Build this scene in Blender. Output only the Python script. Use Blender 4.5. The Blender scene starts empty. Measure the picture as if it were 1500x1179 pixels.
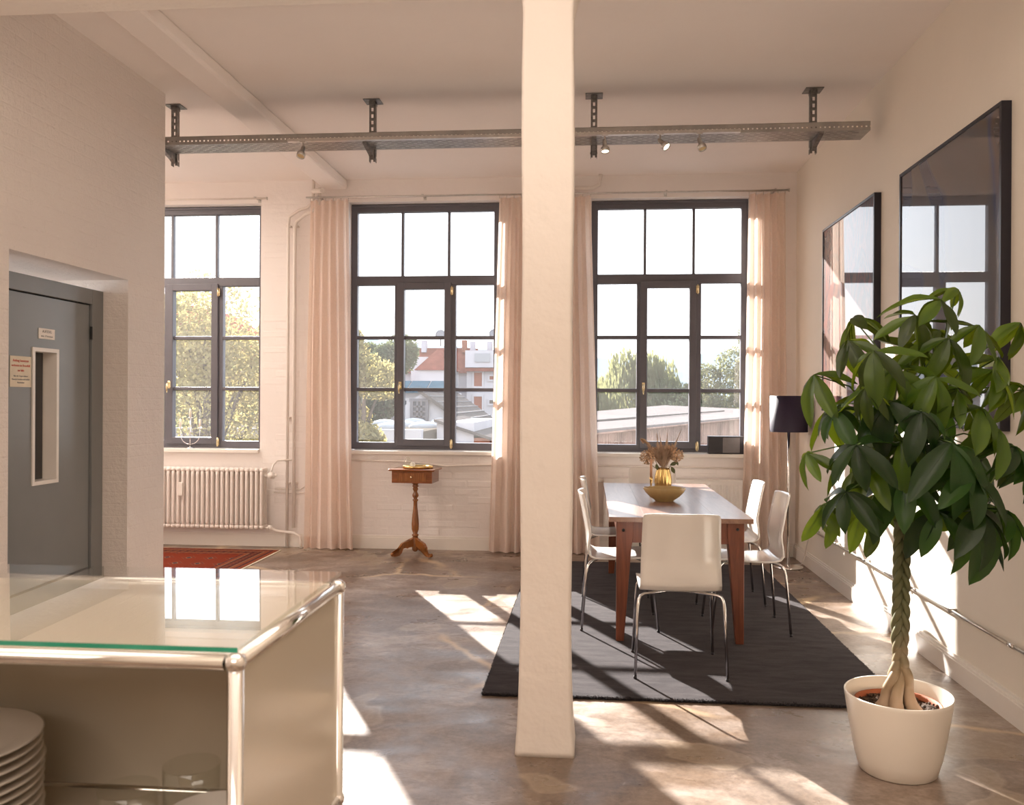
import bpy, bmesh, math, random
from mathutils import Vector, Matrix
random.seed(11)
PI = math.pi
scn = bpy.context.scene
COL = scn.collection
V = Vector

# ---------------------------------------------------------------- camera, world, sun, fill lamps, exposure
cam_d = bpy.data.cameras.new('camera'); cam = bpy.data.objects.new('camera', cam_d); COL.objects.link(cam)
cam_d.sensor_width = 36; cam_d.lens = 1278 / 1500 * 36; cam_d.shift_y = -3.2 / 1500
cam_d.clip_start = .05; cam_d.clip_end = 400
cam_d.dof.use_dof = True; cam_d.dof.focus_distance = 5.8; cam_d.dof.aperture_fstop = 9
cam.matrix_world = (Matrix.Translation((0, 0, 1.43)) @ Matrix.Rotation(math.atan(113 / 1278), 4, 'Z')
                    @ Matrix.Rotation(PI / 2, 4, 'X') @ Matrix.Rotation(.005, 4, 'Z'))
scn.camera = cam
vs = scn.view_settings
scn.display_settings.display_device = 'sRGB'
vs.view_transform = 'Standard'; vs.look = 'None'; vs.gamma = 1; vs.use_curve_mapping = False
vs.exposure = 0.46
scn.cycles.use_denoising = True
scn.cycles.transparent_max_bounces = 24
scn.cycles.max_bounces = 14
scn.cycles.diffuse_bounces = 7

SKY = 2.8
SUN = 20.0
world = bpy.data.worlds.new('world'); scn.world = world; world.use_nodes = True
wn = world.node_tree; wn.nodes.clear()
wo = wn.nodes.new('ShaderNodeOutputWorld'); wb = wn.nodes.new('ShaderNodeBackground')
wt = wn.nodes.new('ShaderNodeTexCoord'); wsx = wn.nodes.new('ShaderNodeSeparateXYZ'); wr = wn.nodes.new('ShaderNodeValToRGB')
wnoise = wn.nodes.new('ShaderNodeTexNoise'); wnoise.inputs['Scale'].default_value = 2.5; wnoise.inputs['Detail'].default_value = 6
wmap = wn.nodes.new('ShaderNodeMapping'); wmap.inputs['Scale'].default_value = (1, 1, 3.5)
wmix = wn.nodes.new('ShaderNodeMixRGB'); wmix.blend_type = 'MIX'; wmix.inputs[2].default_value = (1, .98, .95, 1)
wcr = wn.nodes.new('ShaderNodeValToRGB'); wcr.color_ramp.elements[0].position = .45; wcr.color_ramp.elements[1].position = .7
wcr.color_ramp.elements[0].color = (0, 0, 0, 1); wcr.color_ramp.elements[1].color = (.5, .5, .5, 1)
wn.links.new(wt.outputs['Generated'], wsx.inputs[0]); wn.links.new(wsx.outputs['Z'], wr.inputs[0])
wr.color_ramp.elements[0].color = (.95, .96, 1, 1); wr.color_ramp.elements[0].position = 0.0
wr.color_ramp.elements[1].color = (.62, .78, 1, 1); wr.color_ramp.elements[1].position = .8
wn.links.new(wt.outputs['Generated'], wmap.inputs[0]); wn.links.new(wmap.outputs[0], wnoise.inputs['Vector'])
wn.links.new(wnoise.outputs['Fac'], wcr.inputs[0]); wn.links.new(wcr.outputs[0], wmix.inputs[0])
wn.links.new(wr.outputs[0], wmix.inputs[1]); wn.links.new(wmix.outputs[0], wb.inputs[0])
wb.inputs[1].default_value = SKY; wn.links.new(wb.outputs[0], wo.inputs[0])

sd = bpy.data.lights.new('sun', 'SUN'); sd.energy = SUN; sd.angle = .0093; sd.color = (1, .94, .89)
sun = bpy.data.objects.new('sun', sd); COL.objects.link(sun)
AZ, EL = math.radians(26.2), math.radians(25.7)
sdir = V((math.sin(AZ) * math.cos(EL), -math.cos(AZ) * math.cos(EL), -math.sin(EL)))
sun.rotation_euler = sdir.to_track_quat('-Z', 'Y').to_euler(); sun.location = (-8, 20, 12)

def area(name, loc, size, sy, energy, color, rot):
    l = bpy.data.lights.new(name, 'AREA'); l.shape = 'RECTANGLE'; l.size = size; l.size_y = sy; l.energy = energy; l.color = color
    o = bpy.data.objects.new(name, l); COL.objects.link(o); o.location = loc; o.rotation_euler = rot; return o
WARM = (1, .88, .77)
area('fill_light_rear', (-.4, -2.2, 3.3), 3.2, 2.4, 60, WARM, (math.radians(25), 0, 0))  # unseen fill light added behind the camera to brighten the room
area('fill_light_up', (-.5, .6, 1.7), 3.0, 1.6, 62, WARM, (PI, 0, 0))  # added unseen light aimed upward to brighten the ceiling
area('fill_light_middle', (-.5, 1.6, 3.45), 3.4, 1.6, 22, WARM, (0, 0, 0))  # unseen overhead fill light, added to lift the near part of the room
area('fill_light_side_room', (-5.0, 7.0, 3.4), 1.6, 1.2, 70, WARM, (0, 0, 0))  # added fill light, out of view, brightening the left side room
WC = [-3.925, -1.592, .748]          # window centres
for x in WC:
    p = area('window_portal', (x, 8.54, 2.15), 1.5, 2.44, 1, (1, 1, 1), (-PI / 2, 0, 0)); p.data.cycles.is_portal = True

# ---------------------------------------------------------------- material helpers
class NT:
    def __init__(s, name):
        s.m = bpy.data.materials.new(name); s.m.use_nodes = True; s.t = s.m.node_tree; s.t.nodes.clear()
        s.out = s.t.nodes.new('ShaderNodeOutputMaterial'); s._co = None
    def n(s, kind, **kw):
        nd = s.t.nodes.new('ShaderNode' + kind)
        for k, v in kw.items(): setattr(nd, k, v)
        return nd
    def l(s, a, b): s.t.links.new(a, b)
    def set(s, sock, v):
        if isinstance(v, bpy.types.NodeSocket): s.l(v, sock)
        elif isinstance(v, (tuple, list)) and len(v) == 3 and sock.type == 'RGBA': sock.default_value = (*v, 1)
        else: sock.default_value = v
    def co(s):
        if not s._co: s._co = s.n('TexCoord').outputs['Object']
        return s._co
    def mapped(s, scale=(1, 1, 1), rot=(0, 0, 0), loc=(0, 0, 0), src=None):
        m = s.n('Mapping'); m.inputs['Scale'].default_value = scale; m.inputs['Rotation'].default_value = rot
        m.inputs['Location'].default_value = loc; s.l(src or s.co(), m.inputs[0]); return m.outputs[0]
    def noise(s, scale, detail=4, vec=None, dist=0, rough=.55):
        n = s.n('TexNoise'); n.inputs['Scale'].default_value = scale; n.inputs['Detail'].default_value = detail
        n.inputs['Distortion'].default_value = dist; n.inputs['Roughness'].default_value = rough
        s.l(vec or s.co(), n.inputs['Vector']); return n.outputs['Fac']
    def ramp(s, fac, *stops, interp='LINEAR'):
        r = s.n('ValToRGB'); cr = r.color_ramp; cr.interpolation = interp
        while len(cr.elements) < len(stops): cr.elements.new(.5)
        for e, (p, c) in zip(cr.elements, stops):
            e.position = p; e.color = (*c, 1) if isinstance(c, tuple) else (c, c, c, 1)
        s.set(r.inputs[0], fac); return r.outputs[0]
    def mix(s, f, a, b, mode='MIX'):
        m = s.n('MixRGB', blend_type=mode); s.set(m.inputs[0], f); s.set(m.inputs[1], a); s.set(m.inputs[2], b); return m.outputs[0]
    def math(s, op, a, b=0, c=0):
        m = s.n('Math', operation=op); s.set(m.inputs[0], a); s.set(m.inputs[1], b); s.set(m.inputs[2], c); return m.outputs[0]
    def bump(s, h, strength=.3, dist=.01, nrm=None):
        b = s.n('Bump'); b.inputs['Strength'].default_value = strength; b.inputs['Distance'].default_value = dist
        s.l(h, b.inputs['Height'])
        if nrm: s.l(nrm, b.inputs['Normal'])
        return b.outputs[0]
    def pbr(s, color, rough=.5, metal=0, normal=None, **kw):
        p = s.n('BsdfPrincipled'); s.set(p.inputs['Base Color'], color); s.set(p.inputs['Roughness'], rough); s.set(p.inputs['Metallic'], metal)
        if normal: s.l(normal, p.inputs['Normal'])
        for k, v in kw.items(): s.set(p.inputs[k.replace('_', ' ')], v)
        s.l(p.outputs[0], s.out.inputs[0]); return p
    def shader(s, sh): s.l(sh, s.out.inputs[0]); return s.m
M = {}
def simple(name, c, rough=.5, metal=0, var=.06, scale=20, bump=.0, **kw):
    t = NT(name); n = t.noise(scale)
    lo = tuple(x * (1 - var) for x in c); hi = tuple(min(1, x * (1 + var)) for x in c)
    col = t.ramp(n, (.3, lo), (.7, hi))
    t.pbr(col, rough, metal, t.bump(t.noise(scale * 4), bump, .004) if bump else None, **kw); M[name] = t.m; return t.m

def plaster(name, c, lump=.5, sc=1.0):
    t = NT(name)
    big = t.noise(1.3 * sc, 5); fine = t.noise(16 * sc, 6, rough=.6)
    col = t.ramp(big, (.3, tuple(x * .96 for x in c)), (.7, c))
    n1 = t.bump(fine, lump * .35, .012)
    t.pbr(col, .78, 0, t.bump(t.noise(4 * sc, 4), lump * .4, .05, n1)); M[name] = t.m
plaster('wall_paint', (.85, .80, .77)); plaster('ceiling_paint', (.90, .84, .795), .2)
plaster('pillar_paint', (.80, .735, .675), .6)
plaster('right_wall_paint', (.80, .74, .65), .12)
# rough painted masonry wall
t = NT('rough_wall'); m = t.mapped(scale=(1, 1, 1), rot=(PI / 2, 0, PI / 2))
br = t.n('TexBrick'); t.l(t.mapped(rot=(PI / 2, 0, PI / 2), src=t.co()), br.inputs['Vector'])
sx = t.n('SeparateXYZ'); t.l(t.co(), sx.inputs[0]); cb = t.n('CombineXYZ'); t.l(sx.outputs['Y'], cb.inputs[0]); t.l(sx.outputs['Z'], cb.inputs[1])
t.l(cb.outputs[0], br.inputs['Vector']); br.inputs['Scale'].default_value = 1; br.inputs['Brick Width'].default_value = .25
br.inputs['Row Height'].default_value = .075; br.inputs['Mortar Size'].default_value = .008; br.inputs['Mortar Smooth'].default_value = 1
br.inputs['Color1'].default_value = (1, 1, 1, 1); br.inputs['Color2'].default_value = (.8, .8, .8, 1); br.inputs['Mortar'].default_value = (.3, .3, .3, 1)
h = t.mix(.88, br.outputs['Color'], t.noise(7, 6, rough=.6), 'MIX')
h = t.mix(.35, h, t.noise(30, 6, rough=.7))
t.pbr(t.ramp(t.noise(1.2, 5), (.3, (.78, .71, .66)), (.7, (.82, .75, .69))), .62, 0, t.bump(h, .95, .03)); M['rough_wall'] = t.m

# polished concrete floor
t = NT('concrete')
warp = t.n('TexNoise'); warp.inputs['Scale'].default_value = 1.1; warp.inputs['Detail'].default_value = 5; t.l(t.co(), warp.inputs['Vector'])
wv = t.mix(.22, t.co(), warp.outputs['Color'])
a = t.noise(.75, 7, wv, .3, .55); b = t.noise(2.1, 8, t.mapped((.8, 1.25, 1)), .25, .62); c = t.noise(38, 6, rough=.7)
base = t.ramp(a, (.34, (.085, .060, .044)), (.44, (.150, .110, .084)), (.55, (.215, .168, .142)), (.66, (.175, .125, .080)), (.75, (.25, .20, .16)))
base = t.mix(t.ramp(b, (.46, 0.0), (.60, .7)), base, (.34, .30, .285))
base = t.mix(t.ramp(t.noise(5.5, 8, wv, .5, .7), (.42, .55), (.56, 0.0)), base, (.10, .074, .058))
pm_ = t.noise(.95, 3, wv, .3)
patch = t.ramp(pm_, (.585, 0.0), (.592, .75), (.8, .6))
base = t.mix(patch, base, (.30, .25, .195))
base = t.mix(t.ramp(pm_, (.575, 0.0), (.583, .55), (.591, 0.0)), base, (.46, .40, .33))
vo = t.n('TexVoronoi', feature='DISTANCE_TO_EDGE'); vo.inputs['Scale'].default_value = 1.0; t.l(t.mix(.35, t.co(), warp.outputs['Color']), vo.inputs['Vector'])
crack = t.math('MULTIPLY', t.ramp(vo.outputs['Distance'], (.004, 1.0), (.022, 0.0)), t.ramp(t.noise(.8, 2), (.45, 0.0), (.55, 1.0)))
base = t.mix(t.math('MULTIPLY', crack, .85), base, (.64, .52, .36))
blot = t.math('MULTIPLY', t.math('MULTIPLY', t.ramp(t.noise(1.5, 5, wv, .5, .6), (.50, 0.0), (.60, 1.0)), t.ramp(t.noise(9, 9, t.mapped((.7, 1.4, 1)), .8, .72), (.44, 0.0), (.58, 1.0))), .62)
base = t.mix(blot, base, (.50, .45, .43))
base = t.mix(.16, base, t.ramp(c, (.35, (.05, .04, .03)), (.65, (.55, .48, .42))))
base = t.mix(1.0, base, (1.0, .90, .80), 'MULTIPLY')
rg = t.ramp(b, (.4, .27), (.62, .5))
t.pbr(base, rg, 0, t.bump(t.noise(6, 6), .06, .01), Specular_IOR_Level=.45); M['concrete'] = t.m

def wood(name, c1, c2, rough=.35, axis='Z', sc=1.0, coat=0.0):
    t = NT(name); s = {'X': (1, 12, 12), 'Y': (12, 1, 12), 'Z': (12, 12, 1)}[axis]
    v = t.mapped(tuple(x * sc for x in s)); n = t.noise(2.2, 8, v, 1.5, .6); k = t.noise(6 * sc, 3)
    col = t.ramp(n, (.28, c1), (.72, c2)); col = t.mix(t.ramp(k, (.66, 0.0), (.74, .7)), col, tuple(x * .35 for x in c1))
    t.pbr(col, rough, 0, t.bump(n, .12, .004), Coat_Weight=coat, Coat_Roughness=.15); M[name] = t.m
wood('table_leg_wood', (.085, .020, .008), (.21, .058, .022), .38, 'Z')
wood('table_top_wood', (.17, .085, .055), (.29, .16, .105), .36, 'Y', .6, .12)
wood('walnut', (.17, .055, .013), (.36, .13, .03), .25, 'Z', 2, .4)
wood('walnut_flat', (.15, .045, .012), (.34, .11, .03), .22, 'X', 2, .4)
simple('window_paint', (.115, .112, .130), .42, var=.05, scale=8)
simple('white_gloss', (.80, .755, .70), .3, var=.02, scale=4)
simple('radiator_paint', (.80, .74, .69), .38, var=.03, scale=6)
simple('pipe_paint', (.77, .71, .655), .45, var=.04, scale=12)
simple('chair_white', (.82, .78, .73), .16, var=.015, scale=3, Coat_Weight=.4, Coat_Roughness=.08)
simple('chrome', (.84, .82, .80), .12, 1, var=.04, scale=5)
simple('brushed_steel', (.60, .58, .55), .28, 1, var=.08, scale=30)
simple('galvanised', (.40, .385, .365), .40, .7, var=.14, scale=9)
simple('galvanised_dark', (.22, .21, .20), .45, .8, var=.35, scale=30)
simple('brass', (.80, .66, .40), .22, 1, var=.06)
simple('gold', (.72, .50, .20), .16, 1, var=.08)
simple('dark_gap', (.02, .02, .02), .8)
simple('door_grey', (.205, .215, .215), .28, var=.05, scale=2.5)
simple('door_frame_grey', (.20, .205, .205), .38, var=.05, scale=4)
simple('shaft_dark', (.02, .02, .025), .4)
simple('cabinet_beige', (.58, .515, .415), .14, var=.02, scale=2, Coat_Weight=.3, Coat_Roughness=.1)
simple('picture_frame_black', (.012, .010, .018), .35, var=.1)
simple('lamp_shade_purple', (.022, .012, .035), .55, var=.1, scale=60)
simple('speaker_dark', (.02, .017, .022), .4); simple('speaker_grey', (.16, .15, .15), .55)
simple('mustard_ceramic', (.46, .33, .145), .22, var=.08, scale=14, Coat_Weight=.5, Coat_Roughness=.1)
simple('porcelain', (.78, .73, .67), .16, var=.02)
simple('pot_plastic', (.80, .745, .66), .30, var=.015, scale=3)
simple('candle_pink', (.62, .34, .20), .5); simple('candle_white', (.85, .80, .70), .45)
simple('paper', (.85, .80, .74), .7, var=.03); simple('paper_cream', (.72, .64, .50), .7, var=.05)
simple('ink_red', (.55, .06, .03), .7); simple('ink_grey', (.25, .24, .23), .7)
simple('cable_white', (.7, .65, .6), .5); simple('cable_black', (.03, .03, .03), .5)
simple('soil', (.06, .035, .02), .95, var=.5, scale=60, bump=.6)
simple('terracotta', (.35, .10, .04), .7)
simple('stone_coast', (.83, .78, .72), .4)

def translucent_mat(name, c, tr, w=.5, rough=.7, spec=.3, var=.12, scale=5, objvar=False, bumpsc=None):
    t = NT(name); n = t.noise(scale)
    f = t.n('ObjectInfo').outputs['Random'] if objvar else n
    k1 = tuple(x * (1 - var) for x in c); k2 = tuple(x * (1 + var) for x in c)
    col = t.ramp(f, (.2, k1), (.8, k2))
    p = t.n('BsdfPrincipled'); t.set(p.inputs['Base Color'], col); p.inputs['Roughness'].default_value = rough
    p.inputs['Specular IOR Level'].default_value = spec
    if bumpsc: t.l(t.bump(t.noise(bumpsc, 3), .25, .004), p.inputs['Normal'])
    tl = t.n('BsdfTranslucent'); t.set(tl.inputs[0], t.ramp(f, (.2, tuple(x * (1 - var) for x in tr)), (.8, tuple(min(1, x * (1 + var)) for x in tr))))
    mx = t.n('MixShader'); mx.inputs[0].default_value = w; t.l(p.outputs[0], mx.inputs[1]); t.l(tl.outputs[0], mx.inputs[2])
    M[name] = t.shader(mx.outputs[0])
translucent_mat('curtain_cloth', (.84, .745, .685), (.92, .77, .66), .42, .85, .1, .05, 60, bumpsc=220)
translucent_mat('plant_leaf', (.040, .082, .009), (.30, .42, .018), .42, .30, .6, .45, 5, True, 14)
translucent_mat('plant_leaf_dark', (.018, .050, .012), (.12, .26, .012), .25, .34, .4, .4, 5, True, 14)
translucent_mat('tree_leaf', (0.110, 0.121, 0.072), (0.209, 0.209, 0.094), .45, .8, .1, .35, 1.4)
translucent_mat('tree_leaf_dark', (0.078, 0.093, 0.060), (0.144, 0.162, 0.072), .4, .8, .1, .35, 1.2)
translucent_mat('tree_leaf_gold', (0.180, 0.162, 0.084), (0.348, 0.288, 0.114), .5, .8, .1, .35, 1.6)
translucent_mat('bush_red', (0.180, 0.048, 0.054), (0.240, 0.060, 0.060), .4, .8, .1, .3, 2)
simple('bark', (0.065, 0.050, 0.040), .9, var=.3, scale=6)
# pachira trunk: green grey upper, tan at the foot
t = NT('trunk_bark'); sx = t.n('SeparateXYZ'); t.l(t.co(), sx.inputs[0])
col = t.ramp(t.math('ADD', t.math('MULTIPLY', sx.outputs['Z'], 1.2), t.math('MULTIPLY', t.noise(14, 5), .35)), (.42, (.38, .25, .16)), (.62, (.30, .21, .12)), (.80, (.15, .14, .07)), (1.0, (.13, .14, .06)))
t.pbr(col, .55, 0, t.bump(t.noise(40, 5), .3, .004)); M['trunk_bark'] = t.m
# dark carpet
t = NT('carpet_dark'); col = t.ramp(t.noise(9, 8, t.mapped((.5, 1.8, 1)), .3, .7), (.35, (.017, .0135, .0155)), (.65, (.044, .037, .039)))
t.pbr(col, .95, 0, t.bump(t.noise(260, 4), .35, .006), Sheen_Weight=.12, Sheen_Roughness=.4, Sheen_Tint=(.6, .55, .55), Specular_IOR_Level=.1); M['carpet_dark'] = t.m
# oriental carpet pattern (printed/woven, flat)
t = NT('oriental_carpet'); sx = t.n('SeparateXYZ'); t.l(t.co(), sx.inputs[0]); X, Yc = sx.outputs['X'], sx.outputs['Y']
def tri(v, p): return t.math('MULTIPLY', t.math('ABSOLUTE', t.math('SUBTRACT', t.math('FRACT', t.math('DIVIDE', v, p)), .5)), 2)
fx, fy = tri(X, .20), tri(Yc, .26); dia = t.math('ADD', t.math('SUBTRACT', 1, fx), t.math('SUBTRACT', 1, fy))
gul = t.ramp(dia, (0, (.02, .03, .09)), (.16, (.02, .03, .09)), (.22, (.55, .38, .22)), (.30, (.42, .06, .02)), (.52, (.03, .03, .07)), (.56, (.42, .06, .02)), (.62, (.48, .20, .10)), (.66, (.40, .055, .02)), interp='CONSTANT')
fxs, fys = tri(X, .05), tri(Yc, .065); small = t.ramp(t.math('ADD', fxs, fys), (0, 0.0), (1.35, 1.0), (1.7, 0.0), interp='CONSTANT')
gul = t.mix(t.math('MULTIPLY', small, .55), gul, (.10, .04, .05))
ex = t.math('SUBTRACT', .86, t.math('ABSOLUTE', X)); ey = t.math('SUBTRACT', 1.0, t.math('ABSOLUTE', Yc)); e = t.math('MINIMUM', ex, ey)
bord = t.ramp(e, (0, (.40, .07, .03)), (.04, (.04, .03, .06)), (.055, (.42, .09, .04)), (.10, (.50, .30, .18)), (.112, (.16, .03, .03)), (.20, (.50, .30, .18)), (.212, (.42, .07, .03)), (.25, (.05, .03, .06)), interp='CONSTANT')
bs = t.mix(t.math('MULTIPLY', t.ramp(t.math('ADD', tri(X, .07), tri(Yc, .07)), (0, 0.0), (1.2, 1.0), interp='CONSTANT'), .5), bord, (.55, .16, .07))
col = t.mix(t.ramp(e, (.0, 1.0), (.26, 0.0), interp='CONSTANT'), gul, bs)
col = t.mix(1.0, col, (.42, .47, .46), 'MULTIPLY')
t.pbr(col, .9, 0, t.bump(t.noise(300, 2), .4, .004), Specular_IOR_Level=.1); M['oriental_carpet'] = t.m

def glass(name, tint=(1, 1, 1), veil=0.0, rough=0.0, ior=1.5, veilc=(1, .97, .93)):
    t = NT(name); fr = t.n('Fresnel'); fr.inputs[0].default_value = ior
    tr = t.n('BsdfTransparent'); t.set(tr.inputs[0], tint); gl = t.n('BsdfGlossy'); gl.inputs['Roughness'].default_value = rough
    t.set(gl.inputs[0], t.ramp(t.noise(3), (0, .97), (1, 1.0)))
    base = tr.outputs[0]
    if veil:
        tl = t.n('BsdfTranslucent'); t.set(tl.inputs[0], veilc); mv = t.n('MixShader')
        t.set(mv.inputs[0], t.ramp(t.noise(2.0, 5), (.3, veil * .8), (.7, veil * 1.2))); t.l(tr.outputs[0], mv.inputs[1]); t.l(tl.outputs[0], mv.inputs[2]); base = mv.outputs[0]
    fac = t.math('MULTIPLY', fr.outputs[0], t.math('SUBTRACT', 1, t.n('NewGeometry').outputs['Backfacing']))
    fac = t.math('MULTIPLY', fac, 1.6)
    mx = t.n('MixShader'); t.l(fac, mx.inputs[0]); t.l(base, mx.inputs[1]); t.l(gl.outputs[0], mx.inputs[2]); M[name] = t.shader(mx.outputs[0])
glass('window_glass', (.985, .99, .985), .012)
glass('clear_glass', (.965, .97, .955), ior=1.5)
glass('cabinet_glass', (.98, .99, .98), ior=1.5)
glass('smoked_glass', (.80, .74, .66), ior=1.45)
t = NT('green_edge'); p = t.pbr(t.ramp(t.noise(9), (.3, (.02, .30, .19)), (.7, (.05, .42, .28))), .1, 0, Coat_Weight=1); M['green_edge'] = t.m
t = NT('lamp_glow'); e = t.n('Emission'); t.set(e.inputs[0], t.ramp(t.noise(5), (0, (1, .80, .50)), (1, (1, .86, .6)))); e.inputs[1].default_value = 5; M['lamp_glow'] = t.shader(e.outputs[0])
simple('bulb_off', (.75, .6, .35), .15, var=.05)
# abstract glossy prints
def print_mat(name, stops, scale, vec, ior=1.5):
    t = NT(name); n = t.noise(scale, 2, t.mapped(vec), 1.6, .5)
    t.pbr(t.ramp(n, *stops), .5, 0, None, Coat_Weight=1, Coat_Roughness=0.0, Coat_IOR=ior, Specular_IOR_Level=.2); M[name] = t.m
print_mat('print_red', [(.30, (.11, .010, .004)), (.42, (.03, .004, .004)), (.5, (.14, .02, .006)), (.58, (.02, .004, .006)), (.68, (.12, .035, .012))], 1.8, (1, 2.2, .8), 1.38)
print_mat('print_dark', [(.35, (.050, .030, .018)), (.52, (.060, .036, .022)), (.56, (.010, .012, .05)), (.62, (.05, .018, .006)), (.7, (.02, .015, .012))], .9, (1, 1, 1), 1.85)
# exterior
simple('facade_white', (0.387, 0.370, 0.387), 1.0, var=.08, Specular_IOR_Level=0.0, scale=.8); simple('facade_grey', (0.323, 0.314, 0.342), 1.0, var=.1, Specular_IOR_Level=0.0, scale=.8)  # the second facade colour is a slightly darker grey
simple('roof_red', (0.149, 0.050, 0.037), 1.0, var=.2, Specular_IOR_Level=0.0, scale=3); simple('roof_grey', (0.091, 0.080, 0.077), 1.0, var=.2, Specular_IOR_Level=0.0, scale=4)
simple('brick_red', (0.202, 0.086, 0.058), 1.0, var=.25, Specular_IOR_Level=0.0, scale=5); simple('solar_blue', (0.028, 0.058, 0.083), 1.0, var=.15, Specular_IOR_Level=0.0, scale=3)
simple('flat_roof', (0.103, 0.089, 0.074), 1.0, var=.15, Specular_IOR_Level=0.0, scale=1); simple('dome_white', (0.268, 0.268, 0.277), 1.0, var=.04)
simple('shed_roof', (0.150, 0.130, 0.124), 1.0, var=.08, Specular_IOR_Level=0.0, scale=.6); simple('shed_board', (0.211, 0.139, 0.113), 1.0, var=.3, Specular_IOR_Level=0.0, scale=2)
simple('ext_window', (.06, .07, .09), .15, var=.2); simple('ext_frame', (.10, .095, .11), .5); simple('blind_red', (0.200, 0.060, 0.035), 1.0)
simple('gravel', (0.115, 0.101, 0.082), 1.0, var=.2, Specular_IOR_Level=0.0, scale=2); simple('dish_grey', (0.110, 0.110, 0.125), .5); simple('hill_haze', (0.420, 0.483, 0.525), 1, var=.05, Specular_IOR_Level=0.0, scale=.1)  # the hill's pale blue has the haze of distance put into its colour
simple('pampas', (.60, .44, .31), .95, var=.15, scale=50); simple('hydrangea', (.56, .38, .24), .9, var=.6, scale=55); simple('dry_leaf', (.10, .11, .04), .6, var=.3)
simple('stalk_green', (.10, .17, .04), .5, var=.2)

# ---------------------------------------------------------------- mesh helpers
class MB:
    def __init__(s): s.b = bmesh.new()
    def _add(s, vs, fs, mi=0, smooth=False):
        vv = [s.b.verts.new(v) for v in vs]
        for f in fs:
            try: fc = s.b.faces.new([vv[i] for i in f]); fc.material_index = mi; fc.smooth = smooth
            except ValueError: pass
        return vv
    def box(s, x0, x1, y0, y1, z0, z1, rot=None, bev=0, mi=0):
        c = V(((x0 + x1) / 2, (y0 + y1) / 2, (z0 + z1) / 2)); h = V((abs(x1 - x0) / 2, abs(y1 - y0) / 2, abs(z1 - z0) / 2))
        if bev:
            bm = bmesh.new(); bmesh.ops.create_cube(bm, size=1)
            for v in bm.verts: v.co = V((v.co.x * 2 * h.x, v.co.y * 2 * h.y, v.co.z * 2 * h.z))
            bmesh.ops.bevel(bm, geom=bm.edges[:], offset=min(bev, min(h) * .95), segments=2, profile=.5, affect='EDGES')
            bm.verts.index_update()
            vs = [c + (rot @ v.co if rot else v.co) for v in bm.verts]; fs = [[v.index for v in f.verts] for f in bm.faces]; bm.free()
            s._add(vs, fs, mi); return s
        vs = [V((i, j, k)) for i in (-h.x, h.x) for j in (-h.y, h.y) for k in (-h.z, h.z)]
        vs = [c + (rot @ v if rot else v) for v in vs]
        s._add(vs, [(0, 1, 3, 2), (4, 6, 7, 5), (0, 4, 5, 1), (2, 3, 7, 6), (0, 2, 6, 4), (1, 5, 7, 3)], mi); return s
    def tube(s, pts, r, n=8, caps=True, mi=0, smooth=True):
        pts = [V(p) for p in pts]; rs = r if isinstance(r, (list, tuple)) else [r] * len(pts)
        rings = []; up = None
        for i, p in enumerate(pts):
            d = (pts[min(i + 1, len(pts) - 1)] - pts[max(i - 1, 0)]).normalized()
            if up is None: up = V((0, 0, 1)) if abs(d.z) < .9 else V((1, 0, 0))
            a = d.cross(up)
            if a.length < 1e-5: a = d.orthogonal()
            a.normalize(); bb = a.cross(d).normalized(); up = bb
            rings.append([s.b.verts.new(p + (a * math.cos(2 * PI * k / n) + bb * math.sin(2 * PI * k / n)) * rs[i]) for k in range(n)])
        for q in range(len(rings) - 1):
            for k in range(n):
                f = s.b.faces.new((rings[q][k], rings[q][(k + 1) % n], rings[q + 1][(k + 1) % n], rings[q + 1][k])); f.smooth = smooth; f.material_index = mi
        if caps:
            for rg in (rings[0], rings[-1][::-1]):
                try: f = s.b.faces.new(rg); f.material_index = mi
                except ValueError: pass
        return s
    def lathe(s, prof, c=(0, 0, 0), n=24, sx=1, sy=1, mi=0, axis=None):
        R = axis or Matrix.Identity(3); c = V(c); rings = []
        for r, z in prof:
            if r < 1e-6: rings.append([s.b.verts.new(c + R @ V((0, 0, z)))])
            else: rings.append([s.b.verts.new(c + R @ V((r * sx * math.cos(2 * PI * k / n), r * sy * math.sin(2 * PI * k / n), z))) for k in range(n)])
        for a, b in zip(rings, rings[1:]):
            for k in range(n):
                k2 = (k + 1) % n
                if len(a) == 1 and len(b) == 1: continue
                vs = (a[0], b[k2], b[k]) if len(a) == 1 else ((a[k], a[k2], b[0]) if len(b) == 1 else (a[k], a[k2], b[k2], b[k]))
                f = s.b.faces.new(vs); f.smooth = True; f.material_index = mi
        return s
    def prism(s, poly, y0, y1, fn=None, mi=0):
        fn = fn or (lambda a, b, d: V((a, d, b))); n = len(poly)
        vs = [fn(a, b, y0) for a, b in poly] + [fn(a, b, y1) for a, b in poly]
        s._add(vs, [list(range(n))[::-1], list(range(n, 2 * n))] + [(i, (i + 1) % n, n + (i + 1) % n, n + i) for i in range(n)], mi); return s
    def grid(s, fn, nu, nv, smooth=True, mi=0):
        g = [[s.b.verts.new(fn(i / (nu - 1), j / (nv - 1))) for j in range(nv)] for i in range(nu)]
        for i in range(nu - 1):
            for j in range(nv - 1):
                f = s.b.faces.new((g[i][j], g[i + 1][j], g[i + 1][j + 1], g[i][j + 1])); f.smooth = smooth; f.material_index = mi
        return s
    def thick(s, t):
        s.b.normal_update(); bmesh.ops.solidify(s.b, geom=s.b.faces[:], thickness=t); return s
    def mesh(s, name, *mats):
        bmesh.ops.recalc_face_normals(s.b, faces=s.b.faces[:])
        me = bpy.data.meshes.new(name); s.b.to_mesh(me); s.b.free()
        for m in mats: me.materials.append(M[m])
        return me
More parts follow.
